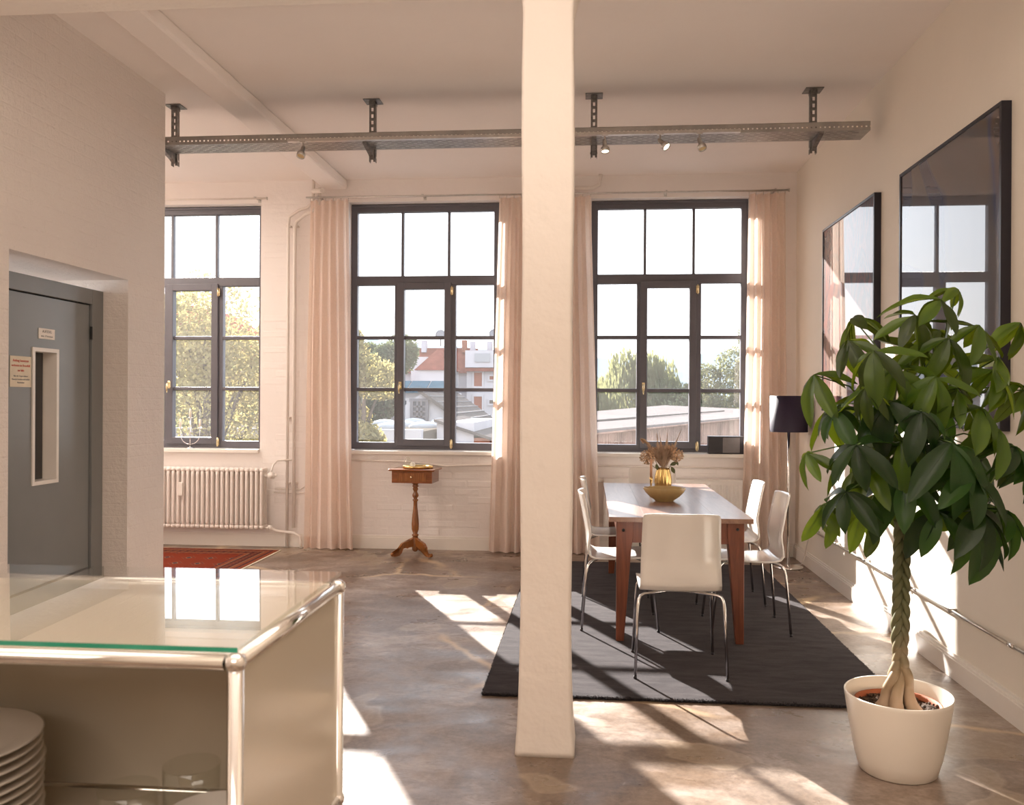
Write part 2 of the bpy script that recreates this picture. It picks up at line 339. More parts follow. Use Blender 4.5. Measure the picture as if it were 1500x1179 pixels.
    def build(s, name, mat, parent=None, loc=None, kind=None, mats=()):
        o = bpy.data.objects.new(name, s.mesh(name, mat, *mats)); COL.objects.link(o)
        if parent: o.parent = parent
        if loc: o.location = loc
        if kind: o['kind'] = kind
        return o
def tag(o, label, cat, group=None):
    o['label'] = label; o['category'] = cat
    if group: o['group'] = group
    return o
def thing(name, label, cat, loc=(0, 0, 0), rz=0, group=None):
    o = bpy.data.objects.new(name, None); COL.objects.link(o); o.empty_display_size = .1
    o.location = loc; o.rotation_euler = (0, 0, rz); return tag(o, label, cat, group)
def kids(o): return [c for c in list(COL.objects) if c.parent == o]
def dup(o, loc=None, rz=None, label=None, parent=None):
    c = o.copy(); COL.objects.link(c)
    if parent: c.parent = parent
    for k in kids(o): dup(k, parent=c)
    if loc: c.location = loc
    if rz is not None: c.rotation_euler = (0, 0, rz)
    if label: c['label'] = label
    return c
def linked(name, me, parent=None, loc=(0, 0, 0), rot=(0, 0, 0), sc=None):
    o = bpy.data.objects.new(name, me); COL.objects.link(o); o.location = loc; o.rotation_euler = rot
    if parent: o.parent = parent
    if sc: o.scale = sc
    return o
def arc(c, r, a0, a1, n, f): return [f(c[0] + r * math.cos(a0 + (a1 - a0) * i / n), c[1] + r * math.sin(a0 + (a1 - a0) * i / n)) for i in range(n + 1)]
def S(o): o['kind'] = 'structure'; return o

# ---------------------------------------------------------------- shell
CZ = 3.55; YB = 8.25; XR = 1.9; XL = -2.95; WZ0, WZ1 = .945, 3.335; WW = 1.465
S(MB().box(-6.9, 2.3, -4.4, 8.6, -.3, 0).build('floor', 'concrete'))
S(MB().box(-6.9, 2.3, -4.4, 8.6, CZ, CZ + .3).build('ceiling', 'ceiling_paint'))
S(MB().box(-2.56, -2.335, -4, YB, 3.455, CZ, bev=.02).build('trim_1', 'ceiling_paint'))          # lengthwise ceiling beam
S(MB().box(XL, XR, 3.46, 3.76, 3.165, CZ, bev=.02).build('trim_2', 'pillar_paint'))             # cross beam over the pillar
S(MB().box(XR, XR + .3, -4.4, 8.6, 0, CZ).build('wall_right', 'right_wall_paint'))
S(MB().box(-6.9, XR, -4.4, -4.1, 0, CZ).build('wall_rear', 'right_wall_paint'))
# window wall with three openings
w = MB(); xs = [-6.9]
for c in WC: xs += [c - WW / 2, c + WW / 2]
xs.append(XR)
for i in range(0, len(xs) - 1):
    if i % 2 == 0: w.box(xs[i], xs[i + 1], YB, 8.52, 0, CZ)
    else: w.box(xs[i], xs[i + 1], YB, 8.52, 0, WZ0 - .02); w.box(xs[i], xs[i + 1], YB, 8.52, WZ1, CZ)
wallb = S(w.build('wall_back', 'wall_paint'))
# painted bricks standing a little proud of the coat
bm_ = []
for k in range(4):
    q = MB(); L_, H_ = .12, .0315; d = [.0025, .0018, .0032, .0012][k]; e = .008
    q._add([V((-L_, 0, -H_)), V((L_, 0, -H_)), V((L_, 0, H_)), V((-L_, 0, H_)), V((-L_ + e, -d, -H_ + e)), V((L_ - e, -d * (.8 + .1 * k), -H_ + e)), V((L_ - e, -d, H_ - e)), V((-L_ + e, -d * .9, H_ - e))],
           [(4, 5, 6, 7), (0, 1, 5, 4), (1, 2, 6, 5), (2, 3, 7, 6), (3, 0, 4, 7)]); bm_.append(q.mesh('brick', 'wall_paint'))
def bricks(x0, x1, z0, z1, skip=.12):
    r = 0; z = z0 + .038; out = []
    while z < z1 - .03:
        x = x0 + (.125 if r % 2 else .25)
        while x < x1 - .05:
            if x - .125 >= x0 - .001 and x + .125 <= x1 + .001 and random.random() > skip: out.append((x, z))
            x += .252
        z += .077; r += 1
    return out
bl = bricks(-2.29, -.9, .13, .90, .08) + bricks(.06, 1.44, .13, .90, .3) + bricks(-3.17, -2.66, .1, 3.35, .22) + bricks(1.5, 1.89, .12, 3.35, .25)
bl = bl[:295]
for x, z in bl: linked('brick', random.choice(bm_), wallb, (x + random.uniform(-.004, .004), YB + .0005, z), (0, random.uniform(-.006, .006), 0))
# elevator-side wall with recess
w = MB(); w.box(-3.5, XL, -4.1, 4.205, 0, CZ); w.box(-3.5, XL, 4.205, 5.36, 2.19, CZ); w.box(-3.5, XL, 5.36, 5.84, 0, CZ)
w.box(-6.9, -3.5, 5.5, 5.84, 0, CZ); bmesh.ops.remove_doubles(w.b, verts=w.b.verts[:], dist=.0001)
S(w.build('wall_left', 'rough_wall'))
S(MB().box(-6.9, -6.6, 5.84, 8.25, 0, CZ).build('wall_far_left', 'wall_paint'))

# pillar: slightly uneven, flared foot and head
def pil(u, v):
    return None
w = MB(); zs = [0, .02, .06, .12, .25] + [.25 + (2.75) * i / 22 for i in range(1, 23)] + [3.05, 3.10, 3.14, 3.17]
cx, cy, hx, hy = -.172, 3.62, .104, .11; rings = []
for z in zs:
    fl = (.011 * max(0, 1 - z / .16) + .003 * max(0, 1 - z / .5)) + (.035 * max(0, (z - 3.0) / .17) ** 2)
    ring = []
    for sx_, sy_ in ((-1, -1), (1, -1), (1, 1), (-1, 1)):
        for k in range(5):
            a = PI / 2 * k / 4 + math.atan2(sy_, sx_) - PI / 4; rr = .014
            ring.append(w.b.verts.new((cx + sx_ * (hx + fl - rr) + rr * math.cos(a) + .003 * math.sin(z * 5 + sx_ * 2) , cy + sy_ * (hy + fl - rr) + rr * math.sin(a) + .003 * math.sin(z * 4 + sy_), z)))
    rings.append(ring)
for a, b in zip(rings, rings[1:]):
    for k in range(20): f = w.b.faces.new((a[k], a[(k + 1) % 20], b[(k + 1) % 20], b[k])); f.smooth = True
w.b.faces.new(rings[0]); w.b.faces.new(rings[-1])
o = w.build('pillar', 'pillar_paint'); tag(o, 'white painted square pillar with flared foot in the middle of the room', 'pillar')

# baseboards
def base(name, pts, h=.118, t=.018, prof=True):
    w = MB(); (x0, y0), (x1, y1) = pts
    if abs(x1 - x0) > abs(y1 - y0): w.box(x0, x1, y0 - t, y0, 0, h * .86); w.box(x0, x1, y0 - t * .55, y0, h * .86, h)
    else:
        w.box(x0 - t, x0, y0, y1, 0, h * .78); w.box(x0 - t * .75, x0, y0, y1, h * .78, h * .88); w.box(x0 - t * .4, x0, y0, y1, h * .88, h)
    return S(w.build(name, 'white_gloss'))
base('baseboard_back', [(-6.5, YB), (XR - .02, YB)], .125)
base('baseboard_right', [(XR, -4), (XR, YB - .02)], .128, .02)

# ---------------------------------------------------------------- windows
def make_window():
    o = bpy.data.objects.new('window_1', None); COL.objects.link(o); S(o)
    h = WW / 2; H = WZ1 - WZ0; f0, f1 = -.035, .035
    X = lambda a: a - h
    fr = MB()
    fr.box(X(0), X(.062), f0, f1, 0, H, bev=.006); fr.box(X(1.403), X(WW), f0, f1, 0, H, bev=.006)
    fr.box(X(.05), X(1.41), f0, f1, H - .078, H, bev=.006); fr.box(X(.05), X(1.41), f0, f1, 0, .07, bev=.006)
    fr.box(X(.006), X(WW - .006), f0 - .012, f0 + .002, H - .03, H - .004, bev=.004)
    fr.build('frame', 'window_paint', o)
    zt0, zt1 = 1.60, 1.69
    MB().box(X(.05), X(1.41), f0 - .004, f1, zt0, zt1, bev=.006).build('transom', 'window_paint', o)
    for a in (.06 + .4333, .06 + .89):
        MB().box(X(a), X(a + .026), f0 + .008, f1 - .01, zt1 - .005, H - .07, bev=.005).build('mullion', 'window_paint', o)
    MB().box(X(.432), X(.475), f0, f1, .06, zt0 + .01, bev=.005).build('mullion', 'window_paint', o)
    MB().box(X(.985), X(1.035), f0, f1, .06, zt0 + .01, bev=.005).build('mullion', 'window_paint', o)
    # sash
    s = MB(); a0, a1, b0, b1, st = .462, .992, .035, zt0 + .025, .068
    g0, g1 = f0 - .022, f1 - .015
    s.box(X(a0), X(a0 + st), g0, g1, b0, b1, bev=.006); s.box(X(a1 - st), X(a1), g0, g1, b0, b1, bev=.006)
    s.box(X(a0 + st - .004), X(a1 - st + .004), g0, g1, b0, b0 + st, bev=.006); s.box(X(a0 + st - .004), X(a1 - st + .004), g0, g1, b1 - st, b1, bev=.006)
    sash = s.build('sash', 'window_paint', o)
    cols = [(.058, .436), (a0 + st, a1 - st), (1.031, 1.405)]
    zz = [.0885, .0885 + .4985, .0885 + .4985 * 2, zt0 - .012]
    zz = [.09, .585, 1.09, zt0]
    for ci, (ca, cb) in enumerate(cols):
        par = sash if ci == 1 else o
        for k in (1, 2):
            MB().box(X(ca - .004), X(cb + .004), f0 + .004, f1 - .012, zz[k] - .017, zz[k] + .017, bev=.005).build('glazing_bar', 'window_paint', par)
        for k in range(3):
            z0 = max(zz[k], .07 if ci != 1 else b0 + st) ; z1 = zz[k + 1] if ci != 1 or k < 2 else b1 - st
            MB().box(X(ca), X(cb), -.002, .002, z0, z1).build('pane', 'window_glass', par)
    for k in range(3):
        ca = .06 + [0, .4593, .916][k]; cb = [.06 + .4333, .06 + .89, 1.405][k]
        MB().box(X(ca), X(cb), -.002, .002, zt1, H - .076).build('pane', 'window_glass', o)
    hd = MB(); hx_ = X(a0 + st / 2); hd.box(hx_ - .014, hx_ + .014, g0 - .008, g0 + .002, .585, .66, bev=.003); hd.tube([(hx_, g0 - .004, .635), (hx_, g0 - .04, .635)], .007)
    hd.tube([(hx_, g0 - .04, .64), (hx_ - .004, g0 - .045, .60), (hx_ - .002, g0 - .04, .545)], [.009, .010, .007])
    hd.build('handle', 'brass', sash)
    for z in (.06, zt0 - .06):
        hh = MB(); hh.tube([(X(.998), g0 - .006, z - .045), (X(.998), g0 - .006, z + .045)], .009); hh.box(X(.985), X(1.012), g0 - .002, g0 + .01, z - .035, z + .035); hh.build('hinge', 'brass', sash)
    return o
win = make_window(); YF = 8.40
win.location = (WC[0], YF, WZ0); win.name = 'window_1'
for i in (1, 2):
    c = dup(win, (WC[i], YF, WZ0)); c.name = 'window_%d' % (i + 1)
for i, c in enumerate(WC):
    S(MB().box(c - WW / 2 + .002, c + WW / 2 - .002, 8.205, 8.37, .905, WZ0 - .004, bev=.006).build('trim_%d' % (3 + i), 'white_gloss'))
    S(MB().box(c - WW / 2, c + WW / 2, 8.52, 8.62, .90, .935).build('trim_%d' % (6 + i), 'flat_roof'))
# ---------------------------------------------------------------- elevator door
d = bpy.data.objects.new('door_1', None); COL.objects.link(d); S(d); d.location = (-3.15, 4.205, 0)
w = MB(); w.box(-.02, .035, 1.03, 1.153, 0, 2.115, bev=.003); w.box(-.02, .0348, .12, 1.03, 2.02, 2.1148, bev=.003); w.box(-.02, .035, .002, .12, 0, 2.115, bev=.003)
w.build('door_frame', 'door_frame_grey', d)
MB().box(-.06, -.014, 1.0, 1.04, .01, 2.03).box(-.06, -.014, .11, .14, .01, 2.03).box(-.06, -.014, .14, 1.0, 1.99, 2.03).build('gasket', 'dark_gap', d)
w = MB()   # leaf with slot
ya, yb, wa, wb_, wz0, wz1 = .12, 1.02, .475, .675, .955, 1.695
w.box(-.012, .02, ya, wa - .01, .012, 2.012); w.box(-.012, .02, wb_ + .01, yb, .012, 2.012); w.box(-.012, .02, wa - .01, wb_ + .01, .012, wz0 - .01); w.box(-.012, .02, wa - .01, wb_ + .01, wz1 + .01, 2.012)
leaf_o = w.build('door_leaf', 'door_grey', d)
w = MB()
for (a, b, c_, e) in ((wa - .022, wa, wz0 - .022, wz1 + .022), (wb_, wb_ + .022, wz0 - .022, wz1 + .022), (wa, wb_, wz0 - .022, wz0), (wa, wb_, wz1, wz1 + .022)):
    w.box(-.060, .028, a, b, c_, e)
w.build('viewing_frame', 'white_gloss', leaf_o)
MB().box(-.058, -.053, wa + .001, wb_ - .001, wz0, wz1).build('pane', 'clear_glass', leaf_o)
w = MB(); w.box(-.30, -.12, wa - .2, wb_ + .3, .5, 1.9); w.build('shaft_panel', 'shaft_dark', d)
MB().tube([(.03, 1.025, 1.80), (.03, 1.025, 1.88)], .008).build('hinge', 'dark_gap', d)
MB().tube([(.03, 1.025, .18), (.03, 1.025, .30)], .008).build('hinge', 'dark_gap', d)
# notices
def flat_text(name, body, size, mat, parent, loc, rot, ext=.0006, align='CENTER'):
    cu = bpy.data.curves.new(name, 'FONT'); cu.body = body; cu.size = size; cu.extrude = ext; cu.align_x = align; cu.align_y = 'CENTER'; cu.resolution_u = 2
    tmp = bpy.data.objects.new(name, cu); COL.objects.link(tmp)
    dg = bpy.context.evaluated_depsgraph_get(); me = bpy.data.meshes.new_from_object(tmp.evaluated_get(dg)); bpy.data.objects.remove(tmp)
    me.materials.clear(); me.materials.append(M[mat]); o = bpy.data.objects.new(name, me); COL.objects.link(o); o.parent = parent; o.location = loc; o.rotation_euler = rot; return o
RT = (PI / 2, 0, PI / 2)
sg = thing('notice', 'small white notice on the grey elevator door above its window slot', 'sign', (-3.129, 4.79, 1.80))
MB().box(0, .003, -.075, .075, -.03, .03).build('plate', 'paper', sg)
flat_text('lettering', 'AUFZUG', .022, 'ink_grey', sg, (.0035, 0, .012), RT); flat_text('lettering', 'max. 4 Personen', .016, 'ink_grey', sg, (.0035, 0, -.014), RT)
sg = thing('notice', 'cream paper notice with red print on the grey elevator door beside its window slot', 'sign', (-3.129, 4.56, 1.575))
MB().box(0, .002, -.09, .09, -.085, .085).build('sheet', 'paper_cream', sg)
for k, (tx, sz) in enumerate((('Aufzug benutzen', .02), ('verboten im Brandfall', .018), ('zur Info', .018))): flat_text('lettering', tx, sz, 'ink_red', sg, (.0025, 0, .06 - .027 * k), RT)
for k, tx in enumerate(('bitte die Treppe nehmen', 'Hinweise beachten und melden', 'Hausmeister')): flat_text('lettering', tx, .012, 'ink_grey', sg, (.0025, 0, -.025 - .018 * k), RT)

# ---------------------------------------------------------------- cable tray
tray = thing('cable_tray', 'perforated galvanised steel cable tray hanging under the ceiling across the room', 'cable tray', (0, 5.86, 3.20))
TX0, TX1, TD, TH_ = -3.02, 1.815, .215, .058
w = MB(); py = .0; th = .002
rowy = [(.012, .034), (.046, .052), (.066, .072), (.086, .092), (.106, .112), (.126, .132), (.146, .152), (.166, .172), (.186, .192)]
slots = [.018, .050, .082, .114, .146, .178]; sh = .009; edges = [0]
for sy in slots: edges += [sy, sy + sh]
edges.append(TD)
for i in range(len(edges) - 1):
    if i % 2 == 0: w.box(TX0, TX1, edges[i], edges[i + 1], 0, th)
    else:
        off = .035 if (i // 2) % 2 else 0; x = TX0 + off
        w.box(TX0, x + .01, edges[i], edges[i + 1], 0, th)
        while x < TX1 - .08: w.box(x + .054, x + .076, edges[i], edges[i + 1], 0, th); x += .07
        w.box(x, TX1, edges[i], edges[i + 1], 0, th)
w.build('tray_floor', 'galvanised', tray)
for ysd in (0, TD):
    w = MB(); w.box(TX0, TX1, ysd - th, ysd, 0, .020); w.box(TX0, TX1, ysd - th, ysd, .030, TH_); w.box(TX0, TX1, ysd - th - (.0 if ysd else .0), ysd + (.014 if not ysd else -.0), TH_ - .002, TH_)
    x = TX0
    while x < TX1: w.box(x, min(x + .018, TX1), ysd - th, ysd, .020, .030); x += .029
    w.build('side_flange', 'galvanised', tray)
cbt = thing('added_cables', 'row of dark cables added inside the metal cable tray to darken its slots', 'cable', (0, 5.86, 3.2022))  # cables added so the tray slots read dark from below
for k in range(11): MB().tube([(TX0 + .03 + 1.2 * i, .016 + k * .0185 + random.uniform(-.001, .001), .0085) for i in range(5)], .0082, 6).build('cable', 'cable_black', cbt)
hm = None
for hx_, lab in ((-3.0, 'leftmost steel ceiling hanger of the cable tray, beside the rough left wall'), (-1.54, 'steel ceiling hanger of the cable tray above the middle window'),
                (.024, 'steel ceiling hanger of the cable tray just right of the white pillar'), (1.506, 'rightmost steel ceiling hanger of the cable tray, near the right wall')):
    if hm is None:
        hm = thing('tray_hanger', lab, 'bracket', (hx_, 6.09, CZ), 0, 'hangers of the cable tray')
        w = MB(); w.box(-.06, .06, -.06, .06, -.006, 0, bev=.002); w.box(-.022, .022, -.03, .03, -.03, -.005); w.build('ceiling_plate', 'galvanised_dark', hm)
        w = MB(); zb = -.435
        w.box(-.022, -.019, -.02, .02, zb, -.005); w.box(.019, .022, -.02, .02, zb, -.005)
        w.box(-.022, -.008, -.02, -.017, zb, -.005); w.box(.008, .022, -.02, -.017, zb, -.005)
        z = zb + .015
        while z < -.02: w.box(-.008, .008, -.02, -.017, z, z + .02); z += .046
        w.build('channel', 'galvanised_dark', hm)
        w = MB(); w.prism([(-.235, -.352), (-.02, -.352), (-.02, -.42), (-.07, -.40), (-.235, -.365)], -.014, .014, lambda a, b, d_: V((d_, a, b)))
        w.build('arm', 'galvanised_dark', hm)
        w = MB(); w.tube([(-.026, 0, -.40), (.026, 0, -.40)], .007, 6); w.tube([(0, -.05, -.385), (0, -.024, -.385)], .008, 6); w.build('bolt', 'brushed_steel', hm)
    else: dup(hm, (hx_, 6.09, CZ), 0, lab)
trk = MB().box(-2.07, .98, 5.812, 5.846, 3.193, 3.213, bev=.003).build('light_track', 'brushed_steel'); tag(trk, 'slim metal lighting track running along the front of the cable tray', 'light track')
def spot(x, dx, dy, lit, lab, drop=.045):
    t_ = thing('spotlight', lab, 'spotlight', (x, 5.829, 3.193), 0, 'spotlights on the track')
    MB().box(-.02, .02, -.012, .012, -.006, 0).tube([(0, 0, -.003), (0, 0, -drop)], .006, 8).build('stem', 'brushed_steel', t_)
    ax = V((dx, dy, -1)).normalized(); R = ax.to_track_quat('Z', 'Y').to_matrix(); c = V((0, 0, -drop))
    MB().lathe([(0, -.018), (.010, -.018), (.015, -.004), (.015, .03), (.027, .042), (.029, .046), (.029, .072), (.026, .072), (.024, .062)], c, 20, axis=R).build('lamp_head', 'brushed_steel', t_)
    MB().lathe([(0, .064), (.014, .066), (.0245, .064)], c, 20, axis=R).build('bulb', 'lamp_glow' if lit else 'bulb_off', t_)
spot(-1.962, -.1, -.5, False, 'single spotlight pointing down on the left part of the track, above the left curtain')
spot(.095, .05, -.25, True, 'glowing spotlight pointing straight down, nearest right of the pillar')
spot(.46, .8, -.6, True, 'glowing spotlight turned to the right, middle of the three right of the pillar')
spot(.715, .28, -.35, False, 'unlit spotlight tilted down right, rightmost on the track')

# ---------------------------------------------------------------- curtains
def curtain(lab, t0, t1, b0, b1, n, seed, z0=.012, z1=3.325, amp=.034):
    rnd = random.Random(seed); ph = [rnd.uniform(-.5, .5) for _ in range(n + 2)]; am = [rnd.uniform(.7, 1.25) for _ in range(n + 2)]
    yc = 8.115
    def P(u, v, off=0):
        zf = 1 - v; k = u * n; i = int(min(k, n)); f = k - i
        p_ = ph[i] * (1 - f) + ph[i + 1] * f; a_ = am[i] * (1 - f) + am[i + 1] * f
        sag = .45 + .55 * min(1, v * 2.5)
        mid = .25 * math.sin(v * 3 + seed) * v
        x = (t0 + (t1 - t0) * u) * (1 - v) + (b0 + (b1 - b0) * u) * v
        x += .004 * math.sin(2 * PI * k * 2 + p_ * 3) * v
        y = yc + amp * a_ * (.55 + .45 * sag) * math.sin(2 * PI * (k + p_ * .5 * v + mid * .3)) + .008 * math.sin(v * 9 + k)
        return V((x, y + off, z1 + (z0 - z1) * v))
    t_ = thing('curtain', lab, 'curtain', (0, 0, 0), 0, 'floor length curtains')
    MB().grid(lambda u, v: P(u, v), n * 14, 34).build('cloth', 'curtain_cloth', t_)
    MB().grid(lambda u, v: P(u, .965 + .035 * v, -.003), n * 14, 3).build('hem', 'curtain_cloth', t_)
    w = MB()
    for i in range(n + 1):
        x = t0 + (t1 - t0) * i / n; w.tube([(x, yc + .0, z1 - .01), (x, yc - .004, z1 + .012), (x, yc + .004, z1 + .03)], .0035, 5)
    w.build('hooks', 'brushed_steel', t_); return t_
curtain('beige curtain gathered left of the middle window beside the heating pipes', -2.656, -2.285, -2.69, -2.225, 5, 1)
curtain('sunlit beige curtain right of the middle window, partly behind the pillar', -.845, -.50, -.935, -.50, 5, 2)
curtain('beige curtain left of the right window, just right of the pillar', -.36, .005, -.36, .112, 5, 3)
curtain('sunlit beige curtain right of the right window behind the floor lamp', 1.443, 1.765, 1.39, 1.80, 5, 4)
for x0, x1, lab in ((-2.70, -.45, 'thin curtain rod above the middle window'), (-.40, 1.80, 'thin curtain rod above the right window'), (-6.0, -3.085, 'thin curtain rod above the left window with bare end')):
    r = thing('curtain_rod', lab, 'curtain rod', (0, 8.115, 3.352))
    MB().tube([(x0, 0, 0), (x1, 0, 0)], .009).build('rod', 'brushed_steel' if x1 > -3 else 'pipe_paint', r)
    MB().box(x1 - .005, x1 + .006, -.013, .013, -.013, .013, bev=.003).build('end_cap', 'brushed_steel', r)
    for bx in (x0 + .12, (x0 + x1) / 2, x1 - .12): MB().box(bx - .008, bx + .008, -.006, .136, .006, .018).box(bx - .014, bx + .014, .128, .1345, -.01, .04).build('wall_bracket', 'brushed_steel', r)

# ---------------------------------------------------------------- radiators and pipes
rd = thing('column_radiator', 'white cast column radiator under the left window', 'radiator', (0, 8.12, 0))
w = MB()
for yy in (-.052, 0, .052): w.tube([(0, yy * .9, .215), (0, yy, .255), (0, yy, .70), (0, yy * .9, .745)], [.0175, .0155, .0155, .0175], 8)
w.box(-.023, .023, -.068, .068, .188, .232, bev=.018); w.box(-.023, .023, -.068, .068, .728, .772, bev=.018)
sec = w.mesh('section', 'radiator_paint')
for i in range(30): linked('section', sec, rd, (-3.105 - i * .0485, 0, 0))
MB().box(-3.912, -3.872, -.088, -.070, .50, .63, bev=.004).build('heat_meter', 'white_gloss', rd)
w = MB(); w.lathe([(0, 0), (.030, 0), (.033, .02), (.030, .05), (.012, .055), (.012, .08)], (-3.045, -.02, .70), 16, axis=Matrix.Rotation(-PI / 2, 3, 'Y') @ Matrix.Rotation(PI, 3, 'X')); w.box(-3.09, -3.04, -.03, .0, .685, .715, bev=.008); w.build('valve', 'white_gloss', rd)
w = MB(); w.tube([(-3.09, -.02, .20), (-3.03, -.02, .20)], .014); w.lathe([(0, -.02), (.02, -.02), (.022, 0), (.02, .02), (0, .02)], (-3.03, -.02, .205), 12); w.build('lower_valve', 'white_gloss', rd)
for bx in (-3.3, -4.1): MB().box(bx - .01, bx + .01, .05, .129, .24, .26).build('wall_bracket', 'radiator_paint', rd)
def pipe(lab, pts, r=.013, brk=()):
    t_ = thing('heating_pipe', lab, 'pipe'); MB().tube(pts, r, 10).build('tube', 'pipe_paint', t_)
    for b in brk: MB().box(b[0] - r - .008, b[0] + r + .008, b[1] - .006, YB - .0005, b[2] - .008, b[2] + .008, bev=.002).build('clip', 'pipe_paint', t_)
    return t_
pipe('left one of the two upright white heating pipes beside the left curtain', [(-2.90, 8.20, .0), (-2.90, 8.20, 3.12), (-2.89, 8.20, 3.19), (-2.80, 8.20, 3.25), (-2.71, 8.20, 3.28), (-2.66, 8.2, 3.33), (-2.65, 8.20, 3.548)], .014, [(-2.90, 8.2, .62), (-2.90, 8.2, 3.10), (-2.90, 8.2, 1.25)])
pipe('right one of the two upright white heating pipes beside the left curtain', [(-2.832, 8.19, .19), (-2.832, 8.19, 3.08), (-2.82, 8.19, 3.14), (-2.73, 8.17, 3.20), (-2.64, 8.15, 3.23), (-2.585, 8.14, 3.29), (-2.57, 8.14, 3.45)], .017, [(-2.832, 8.19, .62), (-2.832, 8.19, 3.10)])
pipe('curved thin white pipe joining the radiator valve to the upright pipes', [(-3.04, 8.10, .70), (-3.03, 8.12, .74), (-3.02, 8.15, .80), (-2.99, 8.18, .84), (-2.84, 8.19, .845)], .009)
pipe('white return pipe running from radiator foot down into the floor', [(-3.03, 8.10, .20), (-2.98, 8.12, .17), (-2.90, 8.15, .155), (-2.82, 8.15, .15), (-2.76, 8.15, .12), (-2.745, 8.15, .06), (-2.745, 8.15, .0)], .014)
pipe('upper short thin white pipe crossing the two uprights', [(-3.03, 8.225, .56), (-2.78, 8.225, .56), (-2.72, 8.225, .60), (-2.68, 8.225, .68), (-2.66, 8.225, .78)], .007, [(-2.97, 8.225, .56)])
pipe('lower short thin white pipe crossing the two uprights', [(-3.04, 8.228, .525), (-2.75, 8.228, .525), (-2.69, 8.228, .56), (-2.6, 8.228, .60)], .007)
pipe('thin white pipe on the wall under the middle window', [(-2.28, 8.225, .85), (-1.75, 8.225, .84), (-1.35, 8.225, .80), (-1.05, 8.225, .815), (-.6, 8.225, .82)], .010, [(-1.04, 8.225, .815), (-1.95, 8.225, .848)])
pipe('thin white pipe on the wall under the right window', [(-.3, 8.225, .82), (.5, 8.225, .818), (1.55, 8.225, .808)], .009, [(.25, 8.225, .82), (1.08, 8.225, .812), (.82, 8.225, .815)])
pipe('white pipe bent under the ceiling just right of the pillar', [(-.25, 8.20, 3.42), (.02, 8.20, 3.42), (.08, 8.20, 3.45), (.10, 8.20, 3.545)], .02)
stub = thing('pipe_stub', 'short horizontal white pipe stub below the ceiling beam', 'pipe'); MB().tube([(-2.64, 8.16, 3.425), (-2.52, 8.04, 3.40)], .024, 12).build('tube', 'pipe_paint', stub); MB().tube([(-2.525, 8.045, 3.40), (-2.515, 8.035, 3.398)], .025, 12).build('end_cap', 'pipe_paint', stub)
rd = thing('panel_radiator', 'white ribbed panel radiator under the right window behind the table', 'radiator', (0, 8.16, 0))
w = MB(); x = .15
w.box(.14, 1.40, -.055, .06, .22, .705, bev=.004)
while x < 1.38: w.box(x, x + .022, -.0605, -.05, .255, .665, bev=.004); x += .037
w.build('panel', 'radiator_paint', rd)
w = MB(); w.box(.138, 1.402, -.058, .062, .700, .712, bev=.002); w.build('top_grille', 'radiator_paint', rd)
MB().lathe([(0, 0), (.018, 0), (.022, .012), (.021, .045), (.012, .05), (.012, .075)], (.075, 0, .69), 14, axis=Matrix.Rotation(PI / 2, 3, 'Y')).build('valve', 'white_gloss', rd)
MB().box(.3, .32, .055, .0895, .5, .55).box(1.2, 1.22, .055, .0895, .5, .55).build('wall_bracket', 'radiator_paint', rd)

# ---------------------------------------------------------------- rugs
RX0, RX1, RY0, RY1 = -.51, 1.49, 4.19, 7.72
rug = thing('carpet', 'dark charcoal short pile carpet under the dining table', 'rug', (0, 0, 0))
w = MB(); w.box(RX0, RX1, RY0, RY1, .001, .014, bev=.006); w.build('pile', 'carpet_dark', rug)
# pile tufts along the edges (real fibres)
w = MB()
def tuft(x, y, z, s):
    a = random.uniform(0, 2 * PI); p = V((x, y, z)); q = V((math.cos(a), math.sin(a), random.uniform(-.2, 1.4))).normalized() * s; r_ = V((-math.sin(a), math.cos(a), 0)) * s * .35
    w._add([p - r_, p + r_, p + q], [(0, 1, 2)])
for i in range(9000):
    x = random.uniform(RX0, RX1); tuft(x, RY0 + random.uniform(-.004, .02), random.uniform(.004, .012), .009)
for i in range(5000):
    tuft(random.choice((RX0, RX1)) + random.uniform(-.004, .004), random.uniform(RY0, RY1), random.uniform(.003, .010), .007)
w.build('edge_fibres', 'carpet_dark', rug, kind='stuff')
rug = thing('oriental_rug', 'red patterned oriental rug lying before the column radiator', 'rug', (-3.76, 7.0, .001))
MB().box(-.86, .86, -1.0, 1.0, 0, .008, bev=.003).build('woven_field', 'oriental_carpet', rug)
MB().box(.86, .875, -1.0, 1.0, 0, .006).box(-.875, -.86, -1.0, 1.0, 0, .006).build('fringe', 'paper_cream', rug)

# ---------------------------------------------------------------- dining table
tb = thing('dining_table', 'long rustic wooden dining table with dark top and tapered red-brown legs', 'table', (.535, 6.21, .014))
pw = .83 / 4
for i in range(4):
    MB().box(-.415 + i * pw + .0002, -.415 + (i + 1) * pw - .0002, -1.07, 1.07, .708, .736, bev=.0012).build('plank', 'table_top_wood', tb)
ix, iy = .37, 1.03
for sx_ in (-1, 1):
    for sy_ in (-1, 1):
        w = MB(); ox, oy = sx_ * ix, sy_ * iy; prof = [(0, .046), (.56, .088), (.62, .098), (.707, .098)]; rings = []
        for z, s_ in prof: rings.append([w.b.verts.new(p) for p in ((ox, oy, z), (ox - sx_ * s_, oy, z), (ox - sx_ * s_, oy - sy_ * s_, z), (ox, oy - sy_ * s_, z))])
        for a, b in zip(rings, rings[1:]):
            for k in range(4): w.b.faces.new((a[k], a[(k + 1) % 4], b[(k + 1) % 4], b[k]))
        w.b.faces.new(rings[0]); w.b.faces.new(rings[-1]); bmesh.ops.bevel(w.b, geom=w.b.edges[:], offset=.003, segments=1, affect='EDGES')
        w.build('leg', 'table_leg_wood', tb)
